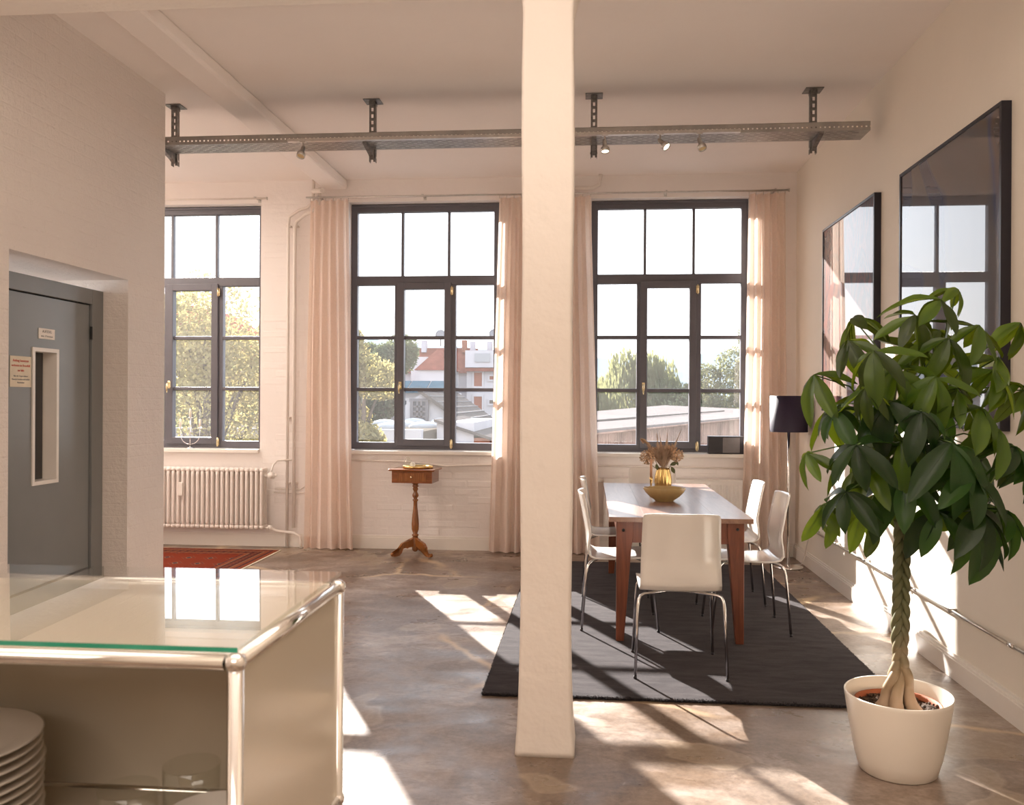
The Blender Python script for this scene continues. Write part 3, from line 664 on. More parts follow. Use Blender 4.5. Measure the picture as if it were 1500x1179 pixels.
for y0 in (-iy + .012, iy - .036): MB().box(-ix + .09, ix - .09, y0, y0 + .024, .58, .707).build('apron', 'table_leg_wood', tb)
for x0 in (-ix + .012, ix - .036): MB().box(x0, x0 + .024, -iy + .09, iy - .09, .58, .707).build('apron', 'table_leg_wood', tb)
w = MB()
for sx_, zz in ((-1, .655), (1, .67)): w.lathe([(0, 0), (.009, 0), (.009, .004)], (sx_ * .33, -iy - .0015, zz), 10, axis=Matrix.Rotation(PI / 2, 3, 'X'))
w.build('peg', 'dark_gap', tb)

# ---------------------------------------------------------------- chairs
def make_chair(lab):
    t_ = thing('dining_chair', lab, 'chair', (0, 0, 0), 0, 'white shell chairs around the dining table')
    prof = [(.225, .418), (.215, .437), (.19, .446), (.12, .444), (.04, .438), (-.04, .434), (-.10, .434), (-.150, .436), (-.182, .448), (-.202, .475), (-.212, .53), (-.218, .60), (-.230, .67), (-.243, .74), (-.256, .80), (-.266, .843)]
    n = len(prof)
    def sh(u, v):
        k = v * (n - 1); i = min(int(k), n - 2); f = k - i
        y = prof[i][0] * (1 - f) + prof[i + 1][0] * f; z = prof[i][1] * (1 - f) + prof[i + 1][1] * f
        s_ = 2 * u - 1; hw = .208 - .012 * max(0, (z - .45) / .4)
        hw *= 1 - .16 * max(0, (.10 - v) / .10) ** 2.5 - .05 * max(0, (v - .95) / .05) ** 2
        back = max(0, min(1, (z - .47) / .12))
        y += back * .034 * s_ * s_ ; z -= (1 - back) * .008 * (1 - s_ * s_) - 0
        z -= .006 * back * abs(s_) ** 6 * (1 if v > .98 else 0)
        return V((hw * s_, y, z))
    w = MB(); w.grid(sh, 15, 46); w.thick(.009); w.build('seat_shell', 'chair_white', t_)
    for sx_ in (-1, 1):
        w = MB(); w.tube([(sx_ * .232, -.235, .004), (sx_ * .219, -.205, .36), (sx_ * .214, -.198, .395), (sx_ * .205, -.188, .412), (sx_ * .185, -.175, .420), (sx_ * .06, -.11, .424)], .0078, 10); lg = w.build('leg', 'chrome', t_)
        MB().tube([(sx_ * .232, -.235, 0), (sx_ * .2315, -.234, .012)], .009, 10).build('foot_cap', 'speaker_dark', lg)
        w = MB(); w.tube([(sx_ * .222, .235, .004), (sx_ * .205, .195, .36), (sx_ * .20, .187, .397), (sx_ * .19, .178, .415), (sx_ * .17, .165, .422), (sx_ * .06, .10, .424)], .0078, 10); lg = w.build('leg', 'chrome', t_)
        MB().tube([(sx_ * .222, .235, 0), (sx_ * .2215, .234, .012)], .009, 10).build('foot_cap', 'speaker_dark', lg)
    w = MB(); w.tube([(.06, -.11, .424), (.06, .10, .424)], .0078, 8); w.tube([(-.06, -.11, .424), (-.06, .10, .424)], .0078, 8); w.build('under_frame', 'chrome', t_)
    return t_
Z0 = .0145
ch = make_chair('white shell chair at the near end of the table with its back to the viewer'); ch.location = (.473, 4.725, Z0)
dup(ch, (.195, 5.62, Z0), -PI / 2, 'white shell chair on the left side of the table, the nearer one beside the pillar')
dup(ch, (.195, 6.56, Z0), -PI / 2, 'white shell chair on the left side of the table, the farther one')
dup(ch, (.985, 5.62, Z0), PI / 2, 'white shell chair on the right side of the table, the nearer one')
dup(ch, (.985, 6.39, Z0), PI / 2, 'white shell chair on the right side of the table, the farther one')
dup(ch, (.545, 7.38, Z0), PI, 'white shell chair at the far end of the table, before the radiator')

# ---------------------------------------------------------------- table things
TZ = .014 + .736 + .0005
MB().lathe([(0, .0), (.060, .0), (.064, .004), (.066, .008), (.10, .03), (.13, .06), (.145, .088), (.143, .093), (.138, .088), (.122, .062), (.09, .034), (.05, .018), (0, .014)], (0, 0, 0), 40, 1, .8).build('bowl', 'mustard_ceramic', None, (.513, 6.0, TZ))
tag(bpy.data.objects['bowl'], 'mustard glazed ceramic bowl in the middle of the dining table', 'bowl')
w = MB(); prof = [(0, 0), (.040, 0), (.052, .01), (.060, .05), (.062, .09), (.056, .13), (.047, .165), (.045, .18), (.041, .18), (.043, .165), (.05, .13), (.05, .03), (0, .012)]
w.lathe(prof, (0, 0, 0), 60)
for v in w.b.verts:
    if v.co.x ** 2 + v.co.y ** 2 > 1e-6:
        a = math.atan2(v.co.y, v.co.x); k = 1 + .05 * math.cos(15 * a); v.co.x *= k; v.co.y *= k
o = w.build('vase', 'gold', None, (.555, 6.62, TZ)); tag(o, 'ribbed golden vase holding dried flowers on the dining table', 'vase')
bq = thing('dried_bouquet', 'bouquet of dried hydrangeas and pampas grass standing in the golden vase', 'flowers', (.555, 6.62, TZ))
def head(c, r, n=190):
    w = MB(); c = V(c)
    for i in range(n):
        d_ = V((random.gauss(0, 1), random.gauss(0, 1), random.gauss(0, 1))).normalized(); p = c + V((d_.x * r, d_.y * r, d_.z * r * .82)) * random.uniform(.70, 1.12)
        q_ = Matrix.Rotation(random.uniform(0, 6.28), 3, d_); a = q_ @ (d_.orthogonal().normalized() * .012) + d_ * random.uniform(-.006, .006); b = d_.cross(a).normalized() * .012; l_ = d_ * .005
        w._add([p, p + a * .6 + b * .6, p + a + l_, p + a * .6 - b * .6, p - a * .6 - b * .6, p - a + l_, p - a * .6 + b * .6], [(0, 1, 2, 3), (0, 4, 5, 6)])
    w.b.verts.ensure_lookup_table(); w.build('flower_head', 'hydrangea', bq)
head((-.115, -.02, .255), .058); head((-.07, .05, .29), .045, 120); head((.095, -.01, .275), .052); head((.055, .04, .315), .045, 120)
def plume(base_, tip, w0, bend, n=260):
    w = MB(); b = V(base_); t2 = V(tip)
    for i in range(n):
        f = random.random() ** .8; p = b.lerp(t2, f) + V(bend) * math.sin(f * PI) ; rr = w0 * math.sin(min(1, f * 1.15 + .12) * PI) ** .7
        a = random.uniform(0, 2 * PI); d_ = V((math.cos(a), math.sin(a), .9)).normalized(); q = p + (t2 - b).normalized() * .02 + V((math.cos(a), math.sin(a), 0)) * rr
        s_ = V((-math.sin(a), math.cos(a), .1)) * .0024
        w._add([p - s_, p + s_, q + (t2 - b).normalized() * .022], [(0, 1, 2)])
    pts = [b.lerp(t2, f / 6) + V(bend) * math.sin(f / 6 * PI) for f in range(7)]
    w.tube(pts, .0015, 4); w.build('grass_plume', 'pampas', bq)
plume((0, 0, .17), (-.02, .02, .40), .035, (0, 0, 0), 500); plume((.01, 0, .17), (.03, .0, .42), .03, (.0, 0, 0), 450); plume((.02, 0, .18), (.125, .02, .44), .02, (0, 0, 0))
plume((-.02, 0, .19), (-.15, .0, .36), .03, (-.02, 0, .07), 420); plume((0, 0, .17), (-.045, -.03, .41), .028, (-.01, 0, 0), 400); plume((0, 0, .17), (.0, -.03, .34), .05, (0, 0, 0), 600); plume((0, 0, .17), (.05, -.02, .33), .04, (0, 0, 0), 420); plume((0, 0, .17), (-.06, -.02, .31), .04, (0, 0, 0), 420)
for tip in ((-.115, -.02, .22), (.095, -.01, .24), (-.07, .05, .26), (.055, .04, .29)):
    MB().tube([(0, 0, .03), (tip[0] * .3, tip[1] * .3, .16), tip], .002, 5).build('stem', 'dry_leaf', bq)
def small_leaf(p, d_, L_, mat='dry_leaf'):
    w = MB(); p = V(p); d_ = V(d_).normalized(); sd_ = d_.cross(V((0, 1, 0))).normalized()
    w.grid(lambda u, v: p + d_ * L_ * v + sd_ * (u - .5) * L_ * .5 * math.sin(v * PI) + V((0, -.15 * L_ * v * (1 - v), 0)), 3, 6); w.build('leaf', mat, bq)
small_leaf((-.055, -.02, .21), (.35, -.1, -1), .055); small_leaf((.06, 0, .19), (.5, 0, -1), .06); small_leaf((.05, 0, .20), (.8, 0, .3), .06); small_leaf((.10, 0, .23), (.3, 0, -.9), .035)
cn = thing('candlestick', 'thin rose candle in a gold candlestick left of the golden vase', 'candle', (.455, 6.46, TZ))
MB().lathe([(0, 0), (.026, 0), (.027, .004), (.008, .008), (.0065, .06), (.010, .10), (.012, .125), (.0105, .125), (0, .115)], n=18).build('holder', 'gold', cn)
MB().lathe([(0, .115), (.0098, .115), (.009, .25), (.002, .258), (0, .258)], n=14).build('candle', 'candle_pink', cn)

# ---------------------------------------------------------------- side table
st = thing('sewing_side_table', 'small antique walnut pedestal table with one drawer under the middle window', 'side table', (-1.60, 7.98, 0), math.radians(-4))
w = MB(); w.box(-.215, .215, -.155, .155, .778, .796, bev=.006); w.build('table_top', 'walnut_flat', st)
w = MB(); w.box(-.19, .19, -.13, .13, .668, .778, bev=.003); w.build('drawer_box', 'walnut_flat', st)
dr = MB().box(-.135, .135, -.1365, -.129, .684, .762, bev=.002).build('drawer', 'walnut', st); MB().lathe([(0, 0), (.006, 0), (.006, .008), (.011, .014), (.008, .02), (0, .021)], (0, -.136, .724), 12, axis=Matrix.Rotation(PI / 2, 3, 'X')).build('knob', 'brass', dr)
MB().lathe([(.0, .668), (.036, .668), (.034, .655), (.022, .648), (.028, .636), (.028, .625), (.020, .618), (.027, .605), (.020, .592), (.016, .578), (.028, .555), (.030, .54), (.018, .52), (.016, .512), (.026, .508), (.026, .496), (.018, .49), (.019, .44), (.030, .34), (.035, .28), (.033, .23), (.020, .19), (.030, .184), (.031, .172), (.024, .166), (.027, .15), (.030, .06), (.028, .04), (.014, .026), (0, .022)], n=24).build('column', 'walnut', st)
for k, ang in enumerate((-135, -38, 90)):
    a = math.radians(ang); w = MB()
    poly = [(.02, .155), (.06, .135), (.10, .127), (.14, .112), (.168, .08), (.168, .055), (.185, .03), (.215, .024), (.238, .035), (.250, .022), (.244, .004), (.22, 0), (.17, .004), (.145, .028), (.135, .055), (.125, .068), (.105, .066), (.085, .06), (.07, .072), (.05, .07), (.02, .075)]
    w.prism(poly, -.014, .014, lambda p, q, d_: V((p * math.cos(a) - d_ * math.sin(a), p * math.sin(a) + d_ * math.cos(a), q))); bmesh.ops.triangulate(w.b, faces=[f for f in w.b.faces if len(f.verts) > 4])
    w.build('leg', 'walnut', st)
ty = thing('mirror_tray', 'oval gold-rimmed mirror tray on the small pedestal table', 'tray', (-1.575, 7.97, .7965))
MB().lathe([(0, 0), (.135, 0), (.142, .004), (.144, .024), (.139, .026), (.134, .022), (.132, .01), (.13, .008)], n=40, sy=.72).build('rim', 'gold', ty)
MB().lathe([(0, .009), (.1305, .009)], n=40, sy=.72).build('mirror', 'chrome', ty)
gl = MB().lathe([(0, .0), (.03, .0), (.042, .015), (.045, .035), (.036, .06), (.02, .075), (.018, .09), (.022, .098), (.020, .098), (.016, .09), (.018, .075), (.034, .058), (.042, .035), (.038, .015), (0, .006)], n=24).build('glass_carafe', 'clear_glass', None, (-1.665, 7.95, .8065)); tag(gl, 'small round clear glass carafe on the left of the mirror tray', 'carafe')
w = MB().lathe([(0, .0), (.018, .003), (.026, .018), (.024, .034), (.012, .045), (0, .047)], n=16).build('glass_stopper', 'candle_white', None, (-1.625, 7.965, .8065)); tag(w, 'small pale round ornament beside the glass carafe on the tray', 'ornament')

# ---------------------------------------------------------------- floor lamp
lp = thing('floor_lamp', 'floor lamp with dark purple drum shade and chrome pole in the right corner', 'lamp', (1.715, 7.70, 0))
MB().lathe([(0, 0), (.125, 0), (.125, .012), (.11, .020), (.02, .026), (0, .03)], n=40).build('base', 'chrome', lp)
MB().tube([(0, 0, .02), (0, 0, 1.36)], .012, 14).build('pole', 'chrome', lp)
w = MB().lathe([(.158, 1.17), (.158, 1.48), (.155, 1.48), (.155, 1.17), (.158, 1.17)], n=48); w.build('lamp_shade', 'lamp_shade_purple', lp)
MB().lathe([(0, 1.30), (.02, 1.30), (.035, 1.34), (.03, 1.38), (0, 1.40)], n=14).build('bulb', 'candle_white', lp)
w = MB()
for k in range(3): a = k * 2.1; w.tube([(0, 0, 1.29), (.156 * math.cos(a), .156 * math.sin(a), 1.20)], .002, 5)
w.build('shade_holder', 'chrome', lp)
w = MB(); w.tube([(1.78, 7.80, .012), (1.84, 7.76, .02), (1.86, 7.72, .10), (1.865, 7.68, .2), (1.875, 7.62, .30), (1.875, 7.66, .345)], .004, 6); o = w.build('lamp_cable', 'cable_white'); tag(o, 'thin cable rising from the floor lamp to the wall conduit', 'cable')
cd = thing('wall_conduit', 'thin chrome conduit tube running along the right wall above the baseboard', 'conduit', (1.872, 0, .352))
ys = [7.66, 6.45, 5.2, 4.05, 2.4]
for i in range(4):
    MB().tube([(0, ys[i] - .003, 0), (0, ys[i + 1] + .003, 0)], .0085, 10).build('tube', 'brushed_steel', cd)
    if i: MB().tube([(0, ys[i] - .03, 0), (0, ys[i] + .03, 0)], .0115, 10).build('coupling', 'chrome', cd)
for y in (7.4, 6.8, 6.1, 5.4, 4.7, 3.9, 3.2): MB().box(-.012, .0275, y - .008, y + .008, -.012, .012, bev=.002).build('clip', 'brushed_steel', cd)

# ---------------------------------------------------------------- pictures
def picture(lab, y0, y1, z0, z1, mat):
    t_ = thing('framed_picture', lab, 'picture', (XR - .0005, (y0 + y1) / 2, z0), 0); h = (y1 - y0) / 2; H = z1 - z0; f = .018; D = .045
    w = MB(); w.box(-D, 0, -h, -h + f, 0, H); w.box(-D, 0, h - f, h, 0, H); w.box(-D, 0, -h + f, h - f, 0, f); w.box(-D, 0, -h + f, h - f, H - f, H); w.build('frame', 'picture_frame_black', t_)
    MB().box(-D + .006, -D + .012, -h + f, h - f, f, H - f).build('print', mat, t_)
picture('smaller black framed glossy reddish print on the right wall, nearer the windows', 5.905, 7.18, 1.36, 2.805, 'print_red')
picture('large black framed glossy dark print on the right wall behind the plant', 4.133, 5.44, 1.30, 2.80, 'print_dark')

# ---------------------------------------------------------------- sill things
sp = thing('radio_speaker', 'black and grey table radio on the sill of the right window', 'speaker', (1.27, 8.275, WZ0 - .0035))
MB().box(-.165, .165, -.05, .045, 0, .165, bev=.004).build('body', 'speaker_dark', sp)
MB().box(-.035, .12, -.054, -.049, .012, .152, bev=.002).build('front_grille', 'speaker_grey', sp)
MB().box(-.155, -.04, -.053, -.049, .01, .155, bev=.002).build('glossy_panel', 'speaker_dark', sp)
cb_ = thing('candelabra', 'three-armed wire candelabra with white candles on the sill of the left window', 'candle holder', (-3.915, 8.285, WZ0 - .0035))
MB().lathe([(0, 0), (.045, 0), (.045, .006), (.008, .010), (.005, .02)], n=24).tube([(0, 0, .01), (0, 0, .30)], .0045, 8).build('stand', 'chrome', cb_)
for s_ in (-1, 1): MB().tube([(0, 0, .04)] + [(s_ * .1 * math.sin(i / 8 * PI / 2), 0, .14 - .10 * math.cos(i / 8 * PI / 2) + (.06 if i == 8 else 0)) for i in range(1, 9)], .0035, 6).build('arm', 'chrome', cb_)
for x, z in ((0, .30), (-.1, .20), (.1, .20)):
    MB().lathe([(.004, z - .01), (.022, z), (.022, z + .003), (.004, z - .006)], (x, 0, 0), 14).build('drip_cup', 'chrome', cb_)
    MB().lathe([(0, z), (.011, z), (.0108, z + .085), (.002, z + .09), (0, z + .09)], (x, 0, 0), 14).build('candle', 'candle_white', cb_)

# ---------------------------------------------------------------- foreground cabinet
CX0, CX1, CY0, CY1 = -1.16, -.412, .992, 1.412; zt = [1.120, .770, .42, .07]; r_ = .0095
cab = thing('display_cabinet', 'beige metal shelf cabinet with chrome tube frame and glass top in the foreground', 'cabinet', (0, 0, 0))
for x in (CX0, CX1):
    for y in (CY0, CY1):
        MB().tube([(x, y, .03), (x, y, zt[0])], r_, 14).build('post', 'chrome', cab)
        for z in zt: MB().lathe([(0, -.0128), (.007, -.0105), (.0115, -.006), (.0128, 0), (.0115, .006), (.007, .0105), (0, .0128)], (x, y, z), 16).build('ball_joint', 'chrome', cab)
        MB().lathe([(0, 0), (.018, 0), (.018, .006), (.006, .012), (.006, .05), (0, .05)], (x, y, 0), 14).build('foot', 'chrome', cab)
for z in zt:
    for y in (CY0, CY1): MB().tube([(CX0 + .012, y, z), (CX1 - .012, y, z)], r_, 14).build('rail', 'chrome', cab)
    for x in (CX0, CX1): MB().tube([(x, CY0 + .012, z), (x, CY1 - .012, z)], r_, 14).build('rail', 'chrome', cab)
    MB().box(CX0 + .008, CX1 - .008, CY0 + .008, CY1 - .008, z - .004, z + .003).build('shelf_panel', 'cabinet_beige', cab)
for za, zb in zip(zt[1:], zt):
    for x in (CX0, CX1): MB().box(x - .002, x + .002, CY0 + .010, CY1 - .010, za + .008, zb - .008).build('side_panel', 'cabinet_beige', cab)
    MB().box(CX0 + .01, CX1 - .01, CY1 - .003, CY1 + .001, za + .008, zb - .008).build('back_panel', 'cabinet_beige', cab)
for za, zb in zip(zt[2:], zt[1:]):
    dd = MB().box(CX0 + .012, CX1 - .012, CY0 - .004, CY0 + .014, za + .012, zb - .012, bev=.002).build('door', 'cabinet_beige', cab); MB().tube([((CX0 + CX1) / 2, CY0 - .004, (za + zb) / 2), ((CX0 + CX1) / 2, CY0 - .024, (za + zb) / 2)], .009, 12).build('handle', 'chrome', dd)
gt = MB().box(CX0 - .004, CX1 + .004, 0, CY1 - CY0 + .008, 0, .006)
for f in gt.b.faces:
    f.normal_update()
    if f.calc_center_median().y < .001: f.material_index = 1
gt = gt.build('glass_top', 'cabinet_glass', cab, (0, CY0 - .004, zt[0] + .0132), mats=('green_edge',)); gt.rotation_euler = (.0125, 0, 0)
# plates
pm = MB().lathe([(0, 0), (.075, 0), (.078, .002), (.10, .006), (.134, .0165), (.136, .019), (.132, .0195), (.10, .010), (.078, .006), (0, .0055)], n=48).mesh('plate', 'porcelain')
px_, pyy = -.945, 1.20
ordn = ['topmost', 'second', 'third', 'fourth', 'fifth', 'sixth', 'seventh', 'eighth', 'ninth', 'tenth', 'lowest']
for i in range(11):
    o = linked('plate', pm, None, (px_ + random.uniform(-.0015, .0015), pyy + random.uniform(-.0015, .0015), zt[1] + .0035 + i * .0137))
    tag(o, ordn[10 - i] + (' white dinner plate of the stack in the cabinet' if i in (0, 10) else ' white dinner plate from the top of the stack in the cabinet'), 'plate', 'stacked dinner plates in the cabinet')
gm = MB().lathe([(0, 0), (.030, 0), (.034, .004), (.0385, .06), (.040, .135), (.0388, .136), (.0375, .06), (.032, .012), (0, .009)], n=36)
gm = gm.mesh('drinking_glass', 'clear_glass')
for (x, y), lab in (((-.562, 1.20), 'clear tumbler in the cabinet nearest the corner post'), ((-.618, 1.13), 'clear tumbler in the cabinet left of the corner tumbler')):
    o = linked('drinking_glass', gm, None, (x, y, zt[1] + .0035)); 
    if y < 1.15: o.scale = (1, 1, .96)
    tag(o, lab, 'glass', 'tumblers in the foreground cabinet')

o = MB().lathe([(0, 0), (.022, 0), (.026, .005), (.05, .05), (.064, .108), (.061, .109), (.047, .052), (.02, .010), (0, .009)], n=36).build('small_bowl', 'porcelain', None, (-.495, 1.12, zt[1] + .0035)); tag(o, 'small white bowl in the cabinet in front of the tumblers beside the corner post', 'bowl')
# ---------------------------------------------------------------- potted money tree
PX, PY = 1.205, 3.52
def ped(u): return u
pot = thing('plant_pot', 'white oval plastic plant pot on the concrete floor at the right', 'pot', (PX, PY, 0), math.radians(-25))
prof = [(0, 0), (.135, 0), (.143, .006), (.158, .06), (.175, .15), (.188, .23), (.196, .285), (.198, .298), (.195, .302), (.190, .298), (.186, .27), (.178, .22), (0, .22)]
MB().lathe(prof[:10] + [(.183, .25), (.175, .20)], n=64, sx=1.0, sy=1.06).build('shell', 'pot_plastic', pot)
MB().lathe([(.160, .225), (.160, .262), (.154, .262), (.152, .24)], n=40).build('inner_pot', 'terracotta', pot)
w = MB(); w.lathe([(0, .243), (.05, .246), (.10, .240), (.155, .238)], n=24)
for v in w.b.verts: v.co.z += random.uniform(-.004, .004)
for i in range(160):
    a, q = random.uniform(0, 2 * PI), .15 * math.sqrt(random.random()); s_ = random.uniform(.004, .011); c_ = V((q * math.cos(a), q * math.sin(a), .247))
    bm2 = bmesh.new(); bmesh.ops.create_icosphere(bm2, subdivisions=1, radius=s_); bm2.verts.index_update()
    w._add([c_ + v.co * random.uniform(.8, 1.2) for v in bm2.verts], [[v.index for v in f.verts] for f in bm2.faces]); bm2.free()
w.build('soil', 'soil', pot)
pl = thing('money_tree', 'potted money tree with braided trunk and large palmate leaves at the right', 'plant', (PX, PY - .01, 0))
zb0, zb1 = .235, .97
for k in range(5):
    pts, rr = [], []
    for i in range(110):
        f = i / 109; z = zb0 + (zb1 - zb0) * f; ph = 2 * PI * (f * 2.9 + k / 5); g = math.exp(-f * 8); a = k * 2 * PI / 5 + .6
        bx, by = .0215 * math.sin(ph), .0135 * math.sin(2 * ph)
        pts.append((bx * (1 - g) + .068 * math.cos(a) * g + .010 * f, by * (1 - g) + .055 * math.sin(a) * g, z)); rr.append(.017 * math.exp(-f * 6) + .0128 - .002 * f)
    MB().tube(pts, rr, 10).build('braided_stem', 'trunk_bark', pl)
# leaves
def leaf_mesh(wd, droop, curl, seed, mat):
    rnd = random.Random(seed)
    def P(u, v):
        s_ = 2 * u - 1; wv_ = (math.sin(PI * v ** .82) ** .85) * wd * (.55 + .6 * v) if 0 < v < 1 else 0
        x = s_ * wv_ * .5; z = -droop * v ** 1.8 + curl * abs(s_) ** 1.3 * wv_ + .012 * math.sin(v * 11 + seed) * abs(s_) + .02 * math.sin(v * 4 + seed)
        y = v * (1 - .25 * droop * v) + .02 * math.cos(v * 15) * s_ * s_ * .3
        return V((x, y, z))
    w = MB(); w.grid(P, 5, 10); w.tube([P(.5, v / 6) + V((0, 0, -.003)) for v in range(7)], [.012, .011, .009, .008, .006, .004, .002], 4, caps=False)
    return w.mesh('leaf', mat)
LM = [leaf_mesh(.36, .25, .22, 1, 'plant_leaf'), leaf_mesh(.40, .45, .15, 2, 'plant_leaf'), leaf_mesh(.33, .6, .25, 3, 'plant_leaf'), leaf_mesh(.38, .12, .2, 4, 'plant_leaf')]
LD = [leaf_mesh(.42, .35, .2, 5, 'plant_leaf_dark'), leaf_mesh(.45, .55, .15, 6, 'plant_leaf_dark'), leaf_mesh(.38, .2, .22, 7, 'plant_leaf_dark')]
CL = [(0.84,3.35,1.53,0.15),(1.04,3.56,1.76,0.15),(1.19,3.32,1.75,0.14),(1.29,3.34,1.81,0.16),(1.41,3.31,1.71,0.14),(1.62,3.45,1.73,0.12),(1.39,3.45,1.86,0.10),(1.00,3.18,1.61,0.15),(1.09,3.25,1.55,0.13),(0.93,3.14,1.28,0.17),(0.80,3.30,1.24,0.11),(1.13,3.24,1.16,0.21),(1.26,3.16,1.29,0.27),(1.55,3.70,1.25,0.26),(1.48,3.31,1.33,0.19),(1.62,3.45,1.50,0.13),(1.16,3.17,1.40,0.15),(1.06,3.22,1.43,0.16),(0.90,3.30,1.40,0.13),(1.46,3.60,0.99,0.26),(1.38,3.22,1.06,0.21),(1.62,3.55,1.01,0.20),(0.91,3.19,1.11,0.15),(1.15,3.65,1.05,0.17),(0.86,3.30,1.05,0.11),(1.24,3.22,1.04,0.16),(1.40,3.26,1.41,0.16),(1.32,3.27,1.48,0.16),(0.97,3.18,1.48,0.14),(1.55,3.33,1.27,0.17),(1.33,3.68,1.64,0.17),(1.47,3.33,1.55,0.15),(1.66,3.45,1.48,0.15),(1.67,3.45,1.21,0.15),(1.41,3.67,1.72,0.15),(1.11,3.23,1.29,0.18),(1.2,3.75,1.35,.18),(1.0,3.72,1.42,.16),(1.45,3.8,1.42,.17),(1.1,3.7,1.22,.17),(1.35,3.5,1.25,.2),(1.18,3.5,1.55,.17),(1.3,3.3,1.66,.17),(.96,3.35,1.66,.15),(1.22,3.2,1.52,.17),(1.02,3.3,1.20,.18),(1.52,3.4,1.60,.16),(1.34,3.2,1.18,.2)]
tops = [(-.03, 0, 1.10), (.02, -.03, 1.15), (.06, .02, 1.12), (0, .05, 1.2)]
for tx in tops: MB().tube([(.01, 0, .95), (tx[0] * .5, tx[1] * .5, 1.03), tx, (tx[0] * 2.2, tx[1] * 2.2, 1.35), (tx[0] * 3 + .04, tx[1] * 3, 1.52)], [.014, .012, .010, .007, .004], 8).build('branch', 'trunk_bark', pl)
rl = random.Random(5); loc0 = V((PX, PY - .01, 0)); nl = 0
for ci, (x, y, z, L_) in enumerate(CL):
    hub = V((x, y, z)) - loc0; tx = V(tops[ci % 4]); root = tx.lerp(V((tx.x * 2.2, tx.y * 2.2, 1.35)), max(0, min(1, (z - 1.05) / .4)))
    mid = root.lerp(hub, .5) + V((0, 0, .05)); MB().tube([root, mid, hub], [.0035, .003, .0025], 5).build('stalk', 'stalk_green', pl)
    out = V((hub.x, hub.y, 0)); out = out.normalized() if out.length > .05 else V((0, -1, 0))
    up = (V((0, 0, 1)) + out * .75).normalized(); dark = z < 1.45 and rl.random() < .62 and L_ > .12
    e1 = up.orthogonal().normalized(); e2 = up.cross(e1); nn = 6 if L_ < .22 else 6; a0 = rl.uniform(0, 2 * PI)
    for k in range(nn):
        a = a0 + 2 * PI * k / nn + rl.uniform(-.15, .15); rad = e1 * math.cos(a) + e2 * math.sin(a)
        yv = (rad * 1.0 - up * rl.uniform(.0, .5) - V((0, 0, rl.uniform(.05, .65)))).normalized()
        zv = (up - yv * up.dot(yv)).normalized(); xv = yv.cross(zv)
        mt = Matrix((xv, yv, zv)).transposed().to_4x4(); mt.translation = hub
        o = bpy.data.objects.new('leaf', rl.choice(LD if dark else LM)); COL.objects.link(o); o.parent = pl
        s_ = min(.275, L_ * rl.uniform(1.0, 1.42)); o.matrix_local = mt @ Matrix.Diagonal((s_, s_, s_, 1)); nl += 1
# individually placed big lower leaves
for (x, y, z), dv, s_, mm in (((1.47, 3.35, 1.02), (-.12, -.1, -1), .30, LD[0]), ((1.40, 3.30, 1.03), (-.75, -.2, -.3), .17, LM[1]), ((1.60, 3.35, 1.02), (.25, -.1, -1), .2, LD[2]), ((.90, 3.3, 1.03), (-.1, 0, -1), .16, LM[0]), ((1.0, 3.3, 1.03), (-.25, 0, -1), .17, LM[3]), ((1.04, 3.32, 1.0), (.1, 0, -1), .18, LM[1]), ((.86, 3.3, 1.05), (-.45, 0, -1), .17, LM[0])):
    yv = V(dv).normalized(); up = V((.1, -1, .15)); zv = (up - yv * up.dot(yv)).normalized(); xv = yv.cross(zv); mt = Matrix((xv, yv, zv)).transposed().to_4x4(); mt.translation = V((x, y, z)) - loc0
    o = bpy.data.objects.new('leaf', mm); COL.objects.link(o); o.parent = pl; o.matrix_local = mt @ Matrix.Diagonal((s_, s_, s_, 1))

